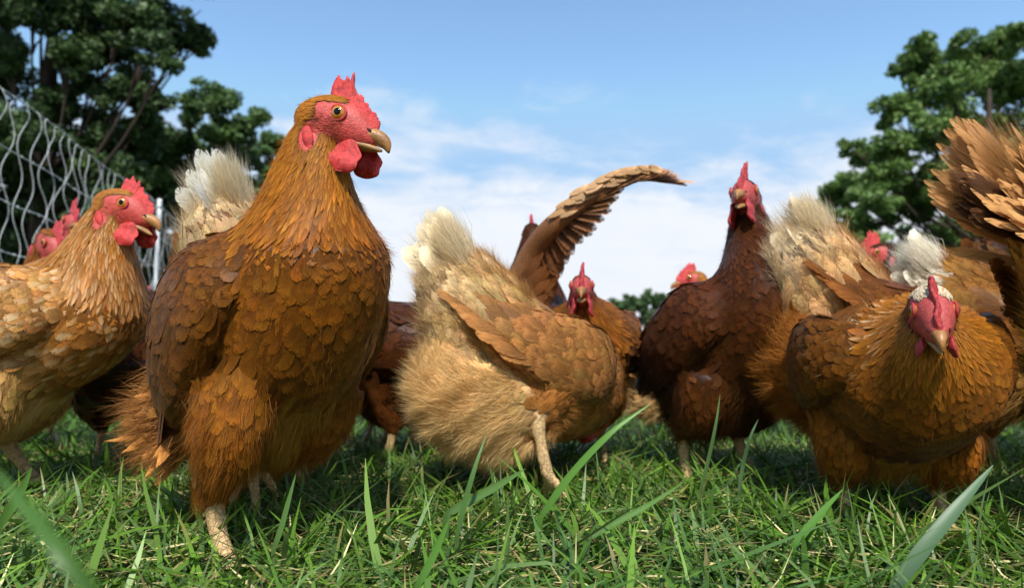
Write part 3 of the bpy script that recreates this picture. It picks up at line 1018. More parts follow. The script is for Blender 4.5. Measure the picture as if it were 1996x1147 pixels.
    pale_patch = np.clip(1 - np.linalg.norm(hloc - np.array((-.010, 0, -.014)) * np.array([1, 1, 1]), axis=1) / .02, 0, 1)
    col[face, :3] = red
    col[leg] = np.array((.60, .40, .19, .5))
    ca_ = me.color_attributes.new('col', 'FLOAT_COLOR', 'POINT')
    ca_.data.foreach_set('color', col.astype(np.float32).ravel())
    me.materials.clear(); me.materials.append(M['skin'])

    # ---- face parts
    cm = M['comb_dull'] if dull else M['comb']
    if comb:
        build_comb(root, M4, comb, comb_lean, cm, seed, comb_prof, detail < 1.3)
    fine = detail < 1.5
    mesh_loft('upper_beak', [(.007, 0, -.0125), (.018, 0, -.0105), (.030, 0, -.0075), (.0405, 0, -.0085), (.0500, 0, -.0140), (.0545, 0, -.0225)], [.0110, .0122, .0102, .0074, .0042, .0008], [.0016, .0030, .0066, .0075, .0058, .0010], M['beak'], root, n=16, m=25, M4=(M4[0] * beak, M4[1] + M4[0] @ np.array((.018, 0, -.012)) * (1 - beak)))
    g = gape
    lb = np.array([(.006, 0, -.0160), (.020, 0, -.0172), (.034, 0, -.0185), (.0475, 0, -.0212)])
    lb = rot_y(lb, -R(g), (.010, 0, -.016))
    mesh_loft('lower_beak', lb, [.0105, .0112, .0070, .0012], [.0018, .0040, .0042, .0012], M['beak_pale'], root, n=14, m=17, M4=(M4[0] * beak, M4[1] + M4[0] @ np.array((.018, 0, -.012)) * (1 - beak)))
    for sy in (1, -1):
        e = ellipsoid('eye', (.0085, sy * .0158, .0055), (.0066, .0038, .0066), M['iris'], root, M4, n=20, m=12)
        ellipsoid('pupil', (.0088, sy * .01870, .0056), (.0033, .0013, .0033), M['pupil'], e, M4, n=14, m=8)
        # eyelid ring
        q = np.linspace(0, 2 * math.pi, 25)
        ring = np.stack([.0085 + .0070 * np.cos(q), np.full(25, sy * .0166), .0055 + .0067 * np.sin(q)], -1)
        Lr = loft(ring, [.0013] * 25, [.0013] * 25, (0, 1, 0), 6, 49)
        mesh_np('eyelid', Lr['v'] @ M4[0].T + M4[1], [Lr['quads']], cm, e)
        if fine:
            ellipsoid('nostril', (.0345, sy * .0082, -.0048), (.0026, .0010, .0011), M['nostril'], root, M4, rotm('Y', R(25)), n=10, m=6)
        if lobe:
            ellipsoid('earlobe', (-.0140, sy * .0195, -.0180), (.0050, .0030, .0110), cm, root, M4, rotm('Y', R(-20)) @ rotm('Z', R(0)), n=12, m=8)
        wl = wattle
        ellipsoid('wattle', (.0195 - .001 * wl + .010 * wl * (sy > 0), sy * (.0115 + .001 * wl), -.017 - (.0150 - .003 * (sy > 0)) * wl), (.0165 * wl, .0029, .0175 * wl), cm, root, M4, rotm('X', R(sy * 9)) @ rotm('Y', R(10)), n=22, m=16, pear=.45)

    # ---- feathers on the body
    va, vb, vc = co[tri[:, 0]], co[tri[:, 1]], co[tri[:, 2]]
    area = np.linalg.norm(np.cross(vb - va, vc - va), axis=1) / 2
    bare = face | leg
    area_f = area * (~bare[tri].any(1))

    def sample(n, wts):
        t = rng.choice(len(tri), n, p=wts / wts.sum())
        r1 = np.sqrt(rng.random(n)); r2 = rng.random(n)
        b = np.stack([1 - r1, r1 * (1 - r2), r1 * r2], 1)
        q = (co[tri[t]] * b[:, :, None]).sum(1)
        nn = unit((no[tri[t]] * b[:, :, None]).sum(1))
        vi = tri[t, b.argmax(1)]
        return q, nn, vi
    # more candidates where feathers are small
    small = np.where(vr == 1, 34.0, np.where((vr == 0) & (vsn > .6), 1 + 15 * np.clip((vsn - .6) / .4, 0, 1), 1.0))
    nc = int(76000 / detail ** 1.8)
    q, nn, vi = sample(nc, area_f * small[tri].mean(1))
    reg, s, ph, fl = vr[vi], vsn[vi], vph[vi], vfl[vi]
    dors = np.sin(ph)
    s = np.where(s > .5, .5 + .5 * (np.clip((s - .5) / .5, 0, 1)) ** neck_k, s)
    S_ = [0, .12, .3, .45, .55, .63, .72, .85, .95, 1]
    L = np.interp(s, S_, [.050, .054, .044, .036, .030, .028, .034, .028, .018, .011])
    W = np.interp(s, S_, [.015, .017, .021, .021, .0190, .0150, .0068, .0044, .0032, .0027])
    # the nape carries long narrow hackles, the breast rounded scales
    nape = np.clip(dors * 1.2 + .35, 0, 1) * np.clip((s - .5) / .12, 0, 1)
    L = L * (1 + .25 * nape); W = W * (1 - .30 * nape)
    L = np.where(reg == 1, .0085, L); W = np.where(reg == 1, .0024, W)
    L = np.where(reg == 2, np.interp(s, [0, .3, 1], [.020, .034, .036]), L); W = np.where(reg == 2, np.interp(s, [0, .3, 1], [.009, .014, .019]), W)
    L = np.where(reg == 4, np.interp(s, [0, .5, 1], [.050, .038, .022]), L); W = np.where(reg == 4, np.interp(s, [0, .5, 1], [.024, .023, .016]), W)
    L = np.where(reg == 5, .040, L); W = np.where(reg == 5, .017, W)
    L = L * sc * detail * .80; W = W * sc * detail * .84
    r = .36 * np.sqrt(L * W)
    order = np.argsort(rng.random(len(q)))
    kd2 = KDTree(len(q))
    for i, c in enumerate(q):
        kd2.insert(c, i)
    kd2.balance()
    alive = np.ones(len(q), bool)
    keep = []
    for i in order:
        if alive[i]:
            keep.append(i)
            for _, j, _d in kd2.find_range(q[i], r[i]):
                alive[j] = False
    kx = np.array(keep)
    q, nn, reg, s, ph, fl, L, W, dors, nape = (x[kx] for x in (q, nn, reg, s, ph, fl, L, W, dors, nape))
    n = len(q)
    fl = fl + np.where((reg == 5)[:, None], np.array([-.2, 0, -.5]), 0) + rng.normal(size=(n, 3)) * np.where(reg == 5, .30, .10)[:, None]
    d = unit(fl - (fl * nn).sum(1, keepdims=True) * nn)
    tilt = np.where(reg == 1, .10, np.where(reg == 5, .14, .075)) + rng.normal(size=n) * .022
    tilt = np.where((reg == 0) & (s < .25), .17, tilt)
    d2 = unit(d + nn * np.tan(tilt)[:, None])
    y2 = unit(np.cross(nn, d2)); z2 = np.cross(d2, y2)
    roll = rng.normal(size=n) * .07
    L = L * rng.uniform(.85, 1.2, n); W = W * rng.uniform(.85, 1.15, n)
    slip = np.linalg.norm(fl - (fl * nn).sum(1, keepdims=True) * nn, axis=1) / np.maximum(np.linalg.norm(fl, axis=1), 1e-6)
    L = L * np.interp(slip, [.25, .7], [.45, 1.0])
    # lay each feather along the body: root and tip both follow the surface under them
    kb = KDTree(nv)
    for i, c in enumerate(co):
        kb.insert(c, i)
    kb.balance()

    def onto(x):
        j = np.array([kb.find(c)[1] for c in x])
        nj = no[j]
        return x - ((x - co[j]) * nj).sum(1, keepdims=True) * nj, nj
    ra, na = onto(q - d * (L * .45)[:, None])
    rb, nb_ = onto(q + d * (L * .55)[:, None])
    pr = ra + na * np.where(reg == 1, .0006, .0014)[:, None]
    tipq = rb + nb_ * (np.where(reg == 1, .0012, .0026) + np.maximum(tilt, 0) * L * .45)[:, None]
    d2 = tipq - pr
    L = np.linalg.norm(d2, axis=1) * 1.03
    d2 = unit(d2)
    nm_ = unit(na * .4 + nb_ * .6)
    y2 = unit(np.cross(nm_, d2)); z2 = np.cross(d2, y2)
    y2, z2 = y2 * np.cos(roll)[:, None] + z2 * np.sin(roll)[:, None], z2 * np.cos(roll)[:, None] - y2 * np.sin(roll)[:, None]
    # colours
    sn = np.clip(s + rng.normal(size=n) * .025, 0, 1)
    cd, cv = ramp(sn, p['dors']), ramp(sn, p['vent'])
    k = (.5 + .5 * dors)[:, None]
    rgb = cd * k + cv * (1 - k)
    rgb = np.where((reg == 1)[:, None], ramp(np.ones(n), p['dors']), rgb)
    rgb = np.where((reg == 2)[:, None], np.array(p['thigh']), rgb)
    rgb = np.where((reg == 4)[:, None], np.array(p['wing']) * np.interp(s, [0, .6, 1], [1.0, 1.0, 1.2])[:, None], rgb)
    rgb = np.where((reg == 5)[:, None], np.array(p['down']) * .55 + np.array(p['thigh']) * .45, rgb)
    jit = rng.normal(size=n)[:, None] * p['var'] * np.where((reg == 0) & (s > .64), .60, .34)[:, None]
    rgb = rgb * np.exp(jit) * np.exp(rng.normal(size=(n, 3)) * .04)
    # low frequency mottling
    mott = np.sin(q @ np.array([61, 83, 47]) + seed) * np.sin(q @ np.array([-37, 52, 91]) + 2 * seed)
    rgb = rgb * np.exp(mott * p['var'] * .45)[:, None]
    rim = np.full(n, p['rim']) * rng.uniform(.5, 1.3, n)
    if extra_white:
        m = (rng.random(n) < extra_white) & ((reg == 0) | (reg == 4))
        rim[m] = rng.uniform(1.15, 1.5, m.sum())
    for (c, rad, pc, prob) in patches:
        c = np.array(c, dtype=float)
        dd = np.linalg.norm((q - c) / np.array(rad), axis=1)
        m = (dd < 1 + rng.normal(size=n) * .12) & (rng.random(n) < prob)
        if prob < .6:                         # a scatter of paler streaks, not a patch
            m &= (reg == 0)
            rim[m] = rng.uniform(1.15, 1.5, m.sum())
        else:
            rgb[m] = np.array(pc) * np.exp(rng.normal(size=(m.sum(), 1)) * .08)
            rim[m] *= .4
    if crown is not None:
        hl = (q - Hc) @ np.stack([fx, fy, fz], 1) / sc
        m = (reg == 1) & (hl[:, 2] > .011) & (hl[:, 0] > -.022) & (rng.random(n) < .9)
        rgb[m] = np.array(crown) * np.exp(rng.normal(size=(m.sum(), 1)) * .1)
    kind = np.where((reg == 1) | ((reg == 0) & (s + rng.normal(size=n) * .045 > .64)) | ((reg == 0) & (nape > .45)) | ((reg == 0) & (s < .10)), 'lance', 'round')
    # which become objects of their own: the largest that face the camera
    sel = np.zeros(n, bool)
    if singles:
        camL = loc((0, 0, CAM_H))
        vdir = unit(camL - q)
        score = L * W / np.linalg.norm(camL - q, axis=1) ** 2 * np.clip((vdir * nn).sum(1), 0, 1) ** .5
        sel[np.argsort(-score)[:singles]] = True
        for i in np.where(sel)[0]:
            single('feather', root, str(kind[i]), int(rng.integers(0, 3)), pr[i], d2[i], y2[i], z2[i], L[i], W[i], rgb[i], rim[i])
    arr = {}
    for kk in ('round', 'lance'):
        m = (kind == kk) & ~sel
        arr[kk] = tuple(x[m] for x in (pr, d2, y2, z2, L, W, rgb, rim))
    joined('plumage', root, arr, seed)

    # ---- long feathers of tail and wings
    def place(name, pt, dr, nm, Ln, Wd, c, rm=.5):
        dr, yy, zz = frame_to(np.array(dr, dtype=float), np.array(nm, dtype=float))
        c = np.array(c) * np.exp(rng.normal() * .10)
        single(name, root, 'long', int(rng.integers(0, 3)), np.array(pt), dr, yy, zz, Ln * sc, Wd * sc, c, rm)
    tl = dict(up=8.0, spread=46.0, n=7, len=tail_len, width=.020)
    if tail:
        tl.update(tail)
    back, Tn, Tb = -T['T'][2], T['N'][2], T['B'][2]
    tp = T['P'][4]
    if tl['n']:
        for sy in (1, -1):
            for i in range(tl['n']):
                f = i / max(1, tl['n'] - 1)
                a_ = R(tl['up'] + tl['spread'] * (f - .25))
                dr = back * math.cos(a_) + Tn * math.sin(a_) + Tb * sy * (.10 + .24 * (1 - f)) * tl.get('fan', 1.0)
                nm = Tb * sy + Tn * .35 + rng.normal(size=3) * .10
                cc = tl.get('col', p['tail'])
                place('tail_feather', tp + Tn * (.030 * f - .008) * sc + Tb * sy * .008 * (1 - f) * sc, dr, nm, tl['len'] * rng.uniform(.85, 1.08) * (.82 + .28 * f), tl['width'], cc, .6)
    for sy, Wl in wing_paths:
        ww = (wings or {}).get('flight', (7, .070))
        m_ = Wl['P'].shape[0]
        for i in range(ww[0]):
            f = i / (ww[0] - 1)
            ix = int(m_ * (.06 + .30 * f))
            rad_ = np.linalg.norm(Wl['V'][ix, 0] - Wl['P'][ix])
            base_ = Wl['P'][ix] + Wl['B'][ix] * sy * (rad_ * .70 + .0008 * (i % 3)) - Wl['N'][ix] * (.024 * f + .002) * sc
            dr = -Wl['T'][ix] - Wl['N'][ix] * (.01 + .05 * f) + Wl['B'][ix] * sy * .07
            place('wing_feather', base_, dr, Wl['B'][ix] * sy + Wl['N'][ix] * .25, ww[1] * (1 - .25 * f), .017, p.get('flight', np.array(p['wing']) * 1.1), .5)

    # ---- down: fine loose strands on thighs, vent and tail base, a light fuzz elsewhere
    if fluff:
        wv = np.where(vr == 2, 1.0, np.where(vr == 5, 2.2, np.where((vr == 0) & (vsn < .28), 1.2, np.where(vr == 4, .12, .16))))
        wv = np.where((vr == 0) & (vsn > .6), .35, wv)
        cheek = face & (vr == 1) & (hloc[:, 2] < .004) & (hloc[:, 0] < .014) & (np.abs(hloc[:, 1]) > .008)
        wv = np.where(bare, 0, wv)
        wv = np.where(cheek & (detail < 1.2), 1.3, wv)
        qq, n2, vi2 = sample(int(fluff * 3.6), area * wv[tri].mean(1))
        m = len(qq)
        rg, ss, f2, dph = vr[vi2], vsn[vi2], vfl[vi2], np.sin(vph[vi2])
        f2 = unit(f2 + np.where(((rg == 5) | (rg == 2))[:, None], np.array([-.25, 0, -.45]), 0) + rng.normal(size=(m, 3)) * .20 + .28 * np.sin(qq @ np.array([[190., 40, -60], [60, 170, 90], [-80, 70, 200]]) + seed))
        f2 = unit(f2 + n2 * rng.uniform(.02, .34, m)[:, None])
        ln = np.where(rg == 5, .030, np.where(rg == 2, .020, np.where((rg == 0) & (ss < .28), .026, .012))) * rng.uniform(.5, 1.3, m) * sc
        ln = np.where((rg == 0) & (ss > .6), .013 * sc, ln)
        ln = np.where(rg == 1, .0055 * sc, ln)
        side = unit(np.cross(f2, rng.normal(size=(m, 3)))) * (.00015 * detail * rng.uniform(.6, 1.4, m))[:, None]
        st = qq + n2 * .001
        bend = rng.normal(size=(m, 3)) * .18 + np.array([0, 0, -.12])
        p1 = st + f2 * (ln * .5)[:, None]
        p2 = p1 + unit(f2 + bend) * (ln * .5)[:, None]
        V = np.stack([st - side, st + side, p1 - side * .8, p1 + side * .8, p2], 1).reshape(-1, 3)
        b5 = (np.arange(m) * 5)[:, None]
        Q = b5 + np.array([[0, 1, 3, 2]]); Tt = b5 + np.array([[2, 3, 4]])
        kc = (.5 + .5 * dph)[:, None]
        cc = ramp(ss, p['dors']) * kc + ramp(ss, p['vent']) * (1 - kc)
        cc = np.where((rg == 2)[:, None], np.array(p['thigh']) * 1.15, cc)
        cc = np.where((rg == 5)[:, None], np.array(p['down']), cc)
        cc = np.where((rg == 4)[:, None], np.array(p['wing']) * 1.3, cc)
        cc = cc * np.exp(rng.normal(size=(m, 1)) * .13)
        for (c, rad, pc, prob) in patches:
            dd = np.linalg.norm((qq - np.array(c)) / np.array(rad), axis=1)
            mk = (dd < 1.0) & (rng.random(m) < prob)
            cc[mk] = np.array(pc)
        C = np.repeat(np.concatenate([cc, np.ones((m, 1))], 1), 5, 0)
        if fluff < 9000:                      # short fuzz seen small: one sliver each
            V = np.stack([st - side * 1.25, st + side * 1.25, p2], 1).reshape(-1, 3)
            C = np.repeat(np.concatenate([cc, np.ones((m, 1))], 1), 3, 0)
            Q, Tt = np.zeros((0, 4), int), np.arange(m * 3).reshape(m, 3)
        o = mesh_np('down', V, [Q, Tt], M['down'], root, col=C)
        o['kind'] = 'stuff'
    root['_'] = 0
    del root['_']
    return root, dict(T=T, loc=loc, M4=M4, p=p, rng=rng, place=place, sc=sc, wing_paths=wing_paths)


def show(name, info):
    r = info[0]
    mw = Matrix.Translation(r.location) @ Matrix.Rotation(r.rotation_euler.z, 4, 'Z')
    A, H = info[1]['M4']
    pt = lambda x, y, z: px_of(mw @ Vector(A @ np.array((x, y, z)) + H))
    print('HEN', name, 'eye', pt(.008, -.016, .005), 'beak', pt(.056, 0, -.022), 'tail', px_of(mw @ Vector(info[1]['T']['P'][0])), 'foot', px_of(mw @ Vector((0, 0, 0))))


# ------------------------------------------------------------------ the flock
H = {}
H['hero'] = make_hen('golden brown hen nearest the camera, upright with red comb and head in sharp profile', 548, .63, -42,
                     (655, 243, .575, -10, -7), 'golden', pitch=42, lift=.008, fat=.93, detail=.92, voxel=.0038, singles=300, comb=.80, comb_lean=-.002, comb_prof=[(0, .016), (.04, .025), (.16, .026), (.26, .021), (.34, .027), (.40, .018), (.6, .0135), (.8, .0125), (.94, .010), (1, .004)],
                     legs=[((-.045, .018, .088), (-.11, .03, .085), 70), ((408, 962, .60), (455, 1130, .585), 0)], fluff=9000, wattle=.86, vent=.7, leg_fat=.86, neck_w=(.064, .0455, .0305, .0190), tail=dict(len=.07, n=4))
H['left'] = make_hen('tawny hen in side view cut by the left edge, beak slightly open', 38, .84, 6,
                     (240, 408, .83, -4, -8), 'tan', pitch=14, lift=.02, detail=1.1, singles=300, comb=.85, wattle=.9, gape=12, fluff=5000, fat=.95, extra_white=.62, patches=[((.07, 0, .27), (.05, .09, .03), (.62, .46, .26), .5)],
                     legs=[((-.045, .045, .09), (.03, .045, .008), 0), ((-.05, -.047, .085), (-.01, -.047, .008), 0)], pal_over=dict(tail=(.4, .2, .08), thigh=(.56, .32, .10), wing=(.40, .19, .055)))
H['far_left'] = make_hen('rust brown hen at the far left edge behind the tawny one, face turned to us', 5, 1.16, 0, (100, 478, 1.10, -30, -25), 'rust', pitch=-3, lift=.02, detail=1.9, voxel=.008, dull=True, fluff=1500)
H['far_left2'] = make_hen('brown hen whose raised red comb shows just left of the tawny neck', 85, 1.35, -10, (140, 437, 1.3, -45, 0), 'brown', pitch=10, detail=2.0, voxel=.008, dull=True, fluff=1000, comb=1.2)
H['under_left'] = make_hen('dark brown hen in the shade between the tawny hen and the foremost hen', 255, 1.1, -80, (264, 572, 1.0, -60, -10), 'brown', pitch=-8, detail=1.9, voxel=.008, dull=True, fluff=1500, comb=.7)
H['tail_cream'] = make_hen('tan hen with raised white tail feathers seen behind the foremost hen', 552, .88, 72, (600, 740, 1.05, 60, -60), 'tan', pitch=-26, lift=.02, bushy=True, detail=1.15, comb=.8, fluff=6000,
                           tail=dict(up=4, spread=30, len=.070, n=4, fan=.6, width=.022, col=(.78, .74, .62)), patches=[((-.06, 0, .31), (.06, .06, .04), WHITE, .8)], pal_over=dict(tail=(.75, .7, .58)))
H['centre'] = make_hen('tan hen in the middle, bent away with cream tail raised and one foot lifted', 1030, .88, 38, (1160, 800, 1.08, 30, -60), 'tan', pitch=-23, drop=.024, scale=.93, detail=1.1, singles=300, fluff=14000,
                       bushy=True, tail=dict(up=6, spread=34, len=.075, n=5, fan=.6, width=.027, col=(.72, .62, .42)), legs=[((-.03, .047, .085), (.0, .047, .008), 0), ((1048, 765, .80), (1066, 925, .80), 62)], vent=1.1)
H['flap'] = make_hen('dark brown hen beating a raised wing against the sky', 1015, 1.15, 75, (1037, 462, 1.25, 90, 0), 'brown', pitch=24, detail=1.3, voxel=.0062, fluff=2000, wings={1: 'none', -1: 'none'}, lift=.02, tail=dict(n=0))
H['white_wing'] = make_hen('brown hen with white edged wing half hidden left of the middle tan hen', 765, 1.15, 165, (700, 640, 1.15, 170, -20), 'brown', pitch=8, detail=1.4, voxel=.0062, fluff=2000, pal_over=dict(flight=(.7, .62, .5)))
H['small_face'] = make_hen('small chestnut hen facing us with its head just above the middle tan hen', 1125, 1.1, -80, (1134, 566, .97, -97, 5), 'rust', pitch=8, detail=1.4, voxel=.0062, fluff=2000, dull=True, gape=10, comb=.9, tail=dict(n=0), scale=.93)
H['dark'] = make_hen('dark chestnut hen standing tall right of the middle, beak open towards us', 1422, .95, -64, (1452, 385, .92, -120, 8), 'brown', pitch=26, lift=.01, fat=.92, detail=1.1, singles=300, fluff=5000, dull=True, gape=16, comb=1.15,
                     legs=[((-.04, .04, .085), (.0, .05, .008), 0), ((-.05, -.047, .085), (-.03, -.047, .008), 0)])
H['speckled'] = make_hen('pale speckled hen glimpsed low between the chestnut hens', 1312, 1.4, 25, (1420, 660, 1.4, 20, -20), 'tan', pitch=4, scale=.82, drop=.035, tail=dict(n=2, len=.04), detail=1.9, voxel=.008, fluff=1200, patches=[((-.1, 0, .24), (.13, .1, .07), WHITE, .95)])
H['behind_dark'] = make_hen('far hen whose comb and crown peek over the back of the tall chestnut hen', 1400, 1.7, 150, (1350, 547, 1.65, 170, 0), 'tan', pitch=0, detail=2.0, voxel=.009, fluff=600)
H['rear_tail'] = make_hen('tan hen with raised pale tail directly behind the crouching hen', 1690, .90, 30, (1900, 790, 1.1, 10, -60), 'rust', pitch=-26, lift=.0, detail=1.15, singles=200, fluff=9000, vent=1.05, bushy=True,
                          tail=dict(up=0, spread=24, len=.05, n=2, fan=.6, col=(.70, .60, .42)), pal_over=dict(dors=[(0, (.78, .64, .42)), (.10, (.66, .44, .22)), (.2, (.52, .28, .11)), (.4, (.34, .13, .025)), (.6, (.3, .11, .02)), (1, (.3, .11, .02))], vent=[(0, (.78, .64, .42)), (.15, (.62, .40, .18)), (.35, (.42, .18, .04)), (1, (.3, .11, .02))], down=(.46, .18, .030), thigh=(.30, .10, .014)))
H['red_comb'] = make_hen('brown hen with bright red comb behind the pale tails at right', 1745, 1.4, 160, (1712, 498, 1.35, 175, -10), 'brown', pitch=5, detail=2.0, voxel=.008, fluff=800, comb=1.3)
H['white_tail'] = make_hen('chestnut hen with fluffy white tail at the right behind the crouching hen', 2000, .98, 8, (2180, 560, .98, 0, 0), 'rust', pitch=-10, lift=.01, detail=1.15, fluff=6000,
                           bushy=True, tail=dict(up=14, spread=40, len=.05, n=2, fan=.6, col=(.76, .70, .56)), patches=[((-.20, 0, .29), (.060, .09, .075), CREAM, .9)])
H['far_dark'] = make_hen('dark brown hen far behind at the right, below the fanned tail', 1985, 1.22, 30, (2080, 640, 1.3, 20, -30), 'brown', pitch=-38, lift=.02, detail=2.1, voxel=.009, fluff=600, bushy=True, tail=dict(len=.05, n=2))
H['crouch'] = make_hen('crouching golden brown hen at right facing us with white crown and lowered head', 1738, .72, -99, (1818, 612, .575, -114, -20), 'golden', pitch=2, drop=.030, fat=1.02, scale=.92, neck_dir=(1, 0, .25), neck_k=2.5, beak=.84, gape=9, crown=(.66, .54, .36), detail=.88, voxel=.0038, singles=300, fluff=6000,
                       comb=.62, comb_lean=-.003, wattle=.55, dull=True, pal_over=dict(vent=[(0, (.40, .22, .09)), (.2, (.25, .09, .025)), (.4, (.09, .028, .003)), (.55, (.14, .044, .004)), (.68, (.23, .078, .007)), (.82, (.33, .118, .011)), (1, (.36, .14, .025))]),
                       legs=[((-.03, .047, .06), (.0, .047, .010), 0), ((-.03, -.047, .06), (.0, -.047, .010), 0)], neck_w=(.073, .056, .038, .0215), lobe=False, patches=[((1640, 640, .66), (.045, .05, .05), (.70, .52, .27), .45), ((1880, 660, .66), (.03, .04, .04), (.55, .36, .14), .3)])
H['edge'] = make_hen('golden brown hen at the right edge with tall fanned tail above us', 2345, .64, 4, (2690, 400, .66, 0, 0), 'golden', pitch=-12, lift=.02, detail=.95, singles=300, fluff=5000,
                     tail=dict(up=2, spread=27, len=.11, n=16, width=.013, fan=.7, col=(.40, .20, .075)))
H['back_mid'] = make_hen('dark hen deep in the shade between the foremost hen and the middle hen', 720, 1.3, -150, (765, 640, 1.35, 150, -10), 'brown', pitch=0, detail=2.0, voxel=.008, fluff=1000)


def raised_wing(hen):
    """the wing beaten upwards: an arm, hanging secondaries, primaries swept out to the right"""
    root, inf = hen
    rng = np.random.default_rng(77)
    W = catmull([at(1000, 585, 1.13), at(1035, 500, 1.10), at(1078, 440, 1.06), at(1150, 385, 1.04), at(1225, 353, 1.04), at(1275, 349, 1.06)], 40)
    P = np.array([inf['loc'](q) for q in W])
    L = loft(P[::8], [.020, .014, .011, .008, .004], [.024, .020, .016, .011, .006], tuple(inf['loc'](np.array(W[0]) + (0, 1, 0)) - inf['loc'](W[0])), 12)
    mesh_np('wing', L['v'], [L['quads'], L['tris']], M['skin'], root, col=np.tile(np.array((.20, .08, .025, 1.0)), (len(L['v']), 1)))
    T = unit(np.gradient(P, axis=0))
    away = inf['loc'](np.array(W[0]) + (0, 1, 0)) - inf['loc'](W[0])
    right = inf['loc'](np.array(W[0]) + (1, 0, 0)) - inf['loc'](W[0])
    up = np.array([0, 0, 1.0])

    def put(name, kind, p, d, n, ln, wd, c, rim):
        d, y, z = frame_to(np.array(d), np.array(n))
        single(name, root, kind, int(rng.integers(0, 3)), p, d, y, z, ln, wd, np.array(c) * np.exp(rng.normal() * .12), rim)
    for i in range(56):
        f = i / 55
        ix = int(2 + f * 37)
        k_ = min(1, max(0, (f - .30) / .3))
        dn = (-up * .9 + away * .35 + right * .22) * (1 - k_) + (T[ix] * 1.0 + away * .04 + up * .03) * k_
        ln = float(np.interp(f, [0, .22, .40, .6, 1], [.13, .12, .050, .075, .09]))
        col = np.array((.15, .05, .017)) * (1 - f ** 2) + np.array((.50, .27, .12)) * f ** 2
        put('wing_feather', 'long', P[ix] + away * .004, dn, (-away + right * .3) * (1 - k_) + (up - away * .5) * k_ + rng.normal(size=3) * .05, ln, .030, col, .3)
    for i in range(290):
        f = rng.random()
        ix = int(1 + f * 38)
        dn = (-up * .7 + away * rng.uniform(-.1, .3) + right * .2) * max(0, .6 - f) + T[ix] * (.25 + f) + away * .2
        top = np.array((.56, .32, .14)) if f > .38 else np.array((.17, .058, .02))  # outer coverts tan: light from above put into their colour
        put('covert', 'lance', P[ix] + up * .012 - away * .010 + rng.normal(size=3) * .004, dn, up * .55 - away, .040 * (1.1 - .4 * f), .011, top, .25)


raised_wing(H['flap'])


def dark_under_tail(hen):
    """quills under the fan of the right edge hen, its shade put into their dark colour"""
    inf = hen[1]
    T, rng = inf['T'], np.random.default_rng(9)
    back, up, side = -T['T'][2], T['N'][2], T['B'][2]
    for i in range(9):
        f = i / 8
        a = R(-13 + 11 * f)
        d = back * math.cos(a) + up * math.sin(a) + side * (-1) * (.05 + .18 * rng.random())
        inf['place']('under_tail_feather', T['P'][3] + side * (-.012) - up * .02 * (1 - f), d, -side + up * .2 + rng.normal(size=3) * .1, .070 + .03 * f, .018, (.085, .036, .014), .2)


dark_under_tail(H['edge'])


def tail_coverts(hen, n, col, rim=.6):
    """softer, shorter feathers lapped over the base of a tail fan"""
    inf = hen[1]
    T, rng = inf['T'], np.random.default_rng(19)
    back, up, side = -T['T'][4], T['N'][4], T['B'][4]
    for i in range(n):
        f = rng.random()
        sy = -1 if i % 4 else 1
        a = R(-14 + 42 * f + rng.normal() * 5)
        d = back * math.cos(a) + up * math.sin(a) + side * sy * rng.uniform(.02, .30)
        j = int(rng.uniform(3, 11))
        inf['place']('tail_covert', T['P'][j] + side * sy * (.012 + .002 * j) + up * (.018 + .0030 * j) * (f * 1.6 - .5), d, side * sy + up * .4 + rng.normal(size=3) * .22, .060 + .020 * rng.random(), .009 + .005 * rng.random(), np.array(col) * rng.uniform(.75, 1.3), rim)


tail_coverts(H['edge'], 90, (.46, .24, .085), 1.0)


def strands(name, root, P, E, col, rng, w=.00022):
    """loose barbs from P to E, joined into one part"""
    P, E = np.array(P), np.array(E)
    m = len(P)
    sd = unit(np.cross(E - P, rng.normal(size=(m, 3)))) * w
    q = (P + E) / 2 + rng.normal(size=(m, 3)) * .0028
    V = np.stack([P - sd, P + sd, q - sd * .8, q + sd * .8, E], 1).reshape(-1, 3)
    C = np.repeat(np.concatenate([np.array(col) * np.exp(rng.normal(size=(m, 1)) * .2), np.ones((m, 1))], 1), 5, 0)
    b5 = (np.arange(m) * 5)[:, None]
    o = mesh_np(name, V, [b5 + np.array([[0, 1, 3, 2]]), b5 + np.array([[2, 3, 4]])], M['down'], root, col=C)
    o['kind'] = 'stuff'


def tail_brush(hen, n, col, a0, a1, l0, l1, w=.00022, j1=11):
    """fine frayed barbs over a raised tail"""
    inf = hen[1]
    T, rng = inf['T'], np.random.default_rng(23)
    P, E = [], []
    for i in range(n):
        j = int(rng.uniform(1, j1))
        sy = -1 if rng.random() < .7 else 1
        a = R(rng.uniform(a0, a1))
        d = -T['T'][j] * math.cos(a) + T['N'][j] * math.sin(a) + T['B'][j] * sy * rng.uniform(0, .22) + rng.normal(size=3) * .06
        ph = rng.uniform(.2, 2.9)
        p = T['P'][j] + (T['V'][j, int(ph / 6.283 * 32) % 32] - T['P'][j]) * rng.uniform(.5, 1.0) * np.array([1, 1, 1])
        if sy < 0:
            p = p - 2 * T['B'][j] * max(0.0, float((p - T['P'][j]) @ T['B'][j]))
        P.append(p); E.append(p + d / np.linalg.norm(d) * rng.uniform(l0, l1))
    strands('tail_barbs', hen[0], P, E, col, rng, w)


tail_brush(H['edge'], 2600, (.52, .29, .11), -4, 27, .05, .112, .0002, 8)
tail_brush(H['white_tail'], 2400, (.92, .86, .72), 0, 24, .025, .05, .00026, 6)
tail_brush(H['rear_tail'], 2800, (.88, .76, .54), -8, 18, .025, .05, .00026, 7)
tail_brush(H['centre'], 3800, (.88, .76, .54), -8, 22, .03, .065, .00024, 6)
tail_brush(H['tail_cream'], 2500, (.86, .74, .52), -5, 26, .03, .060, .00026, 6)


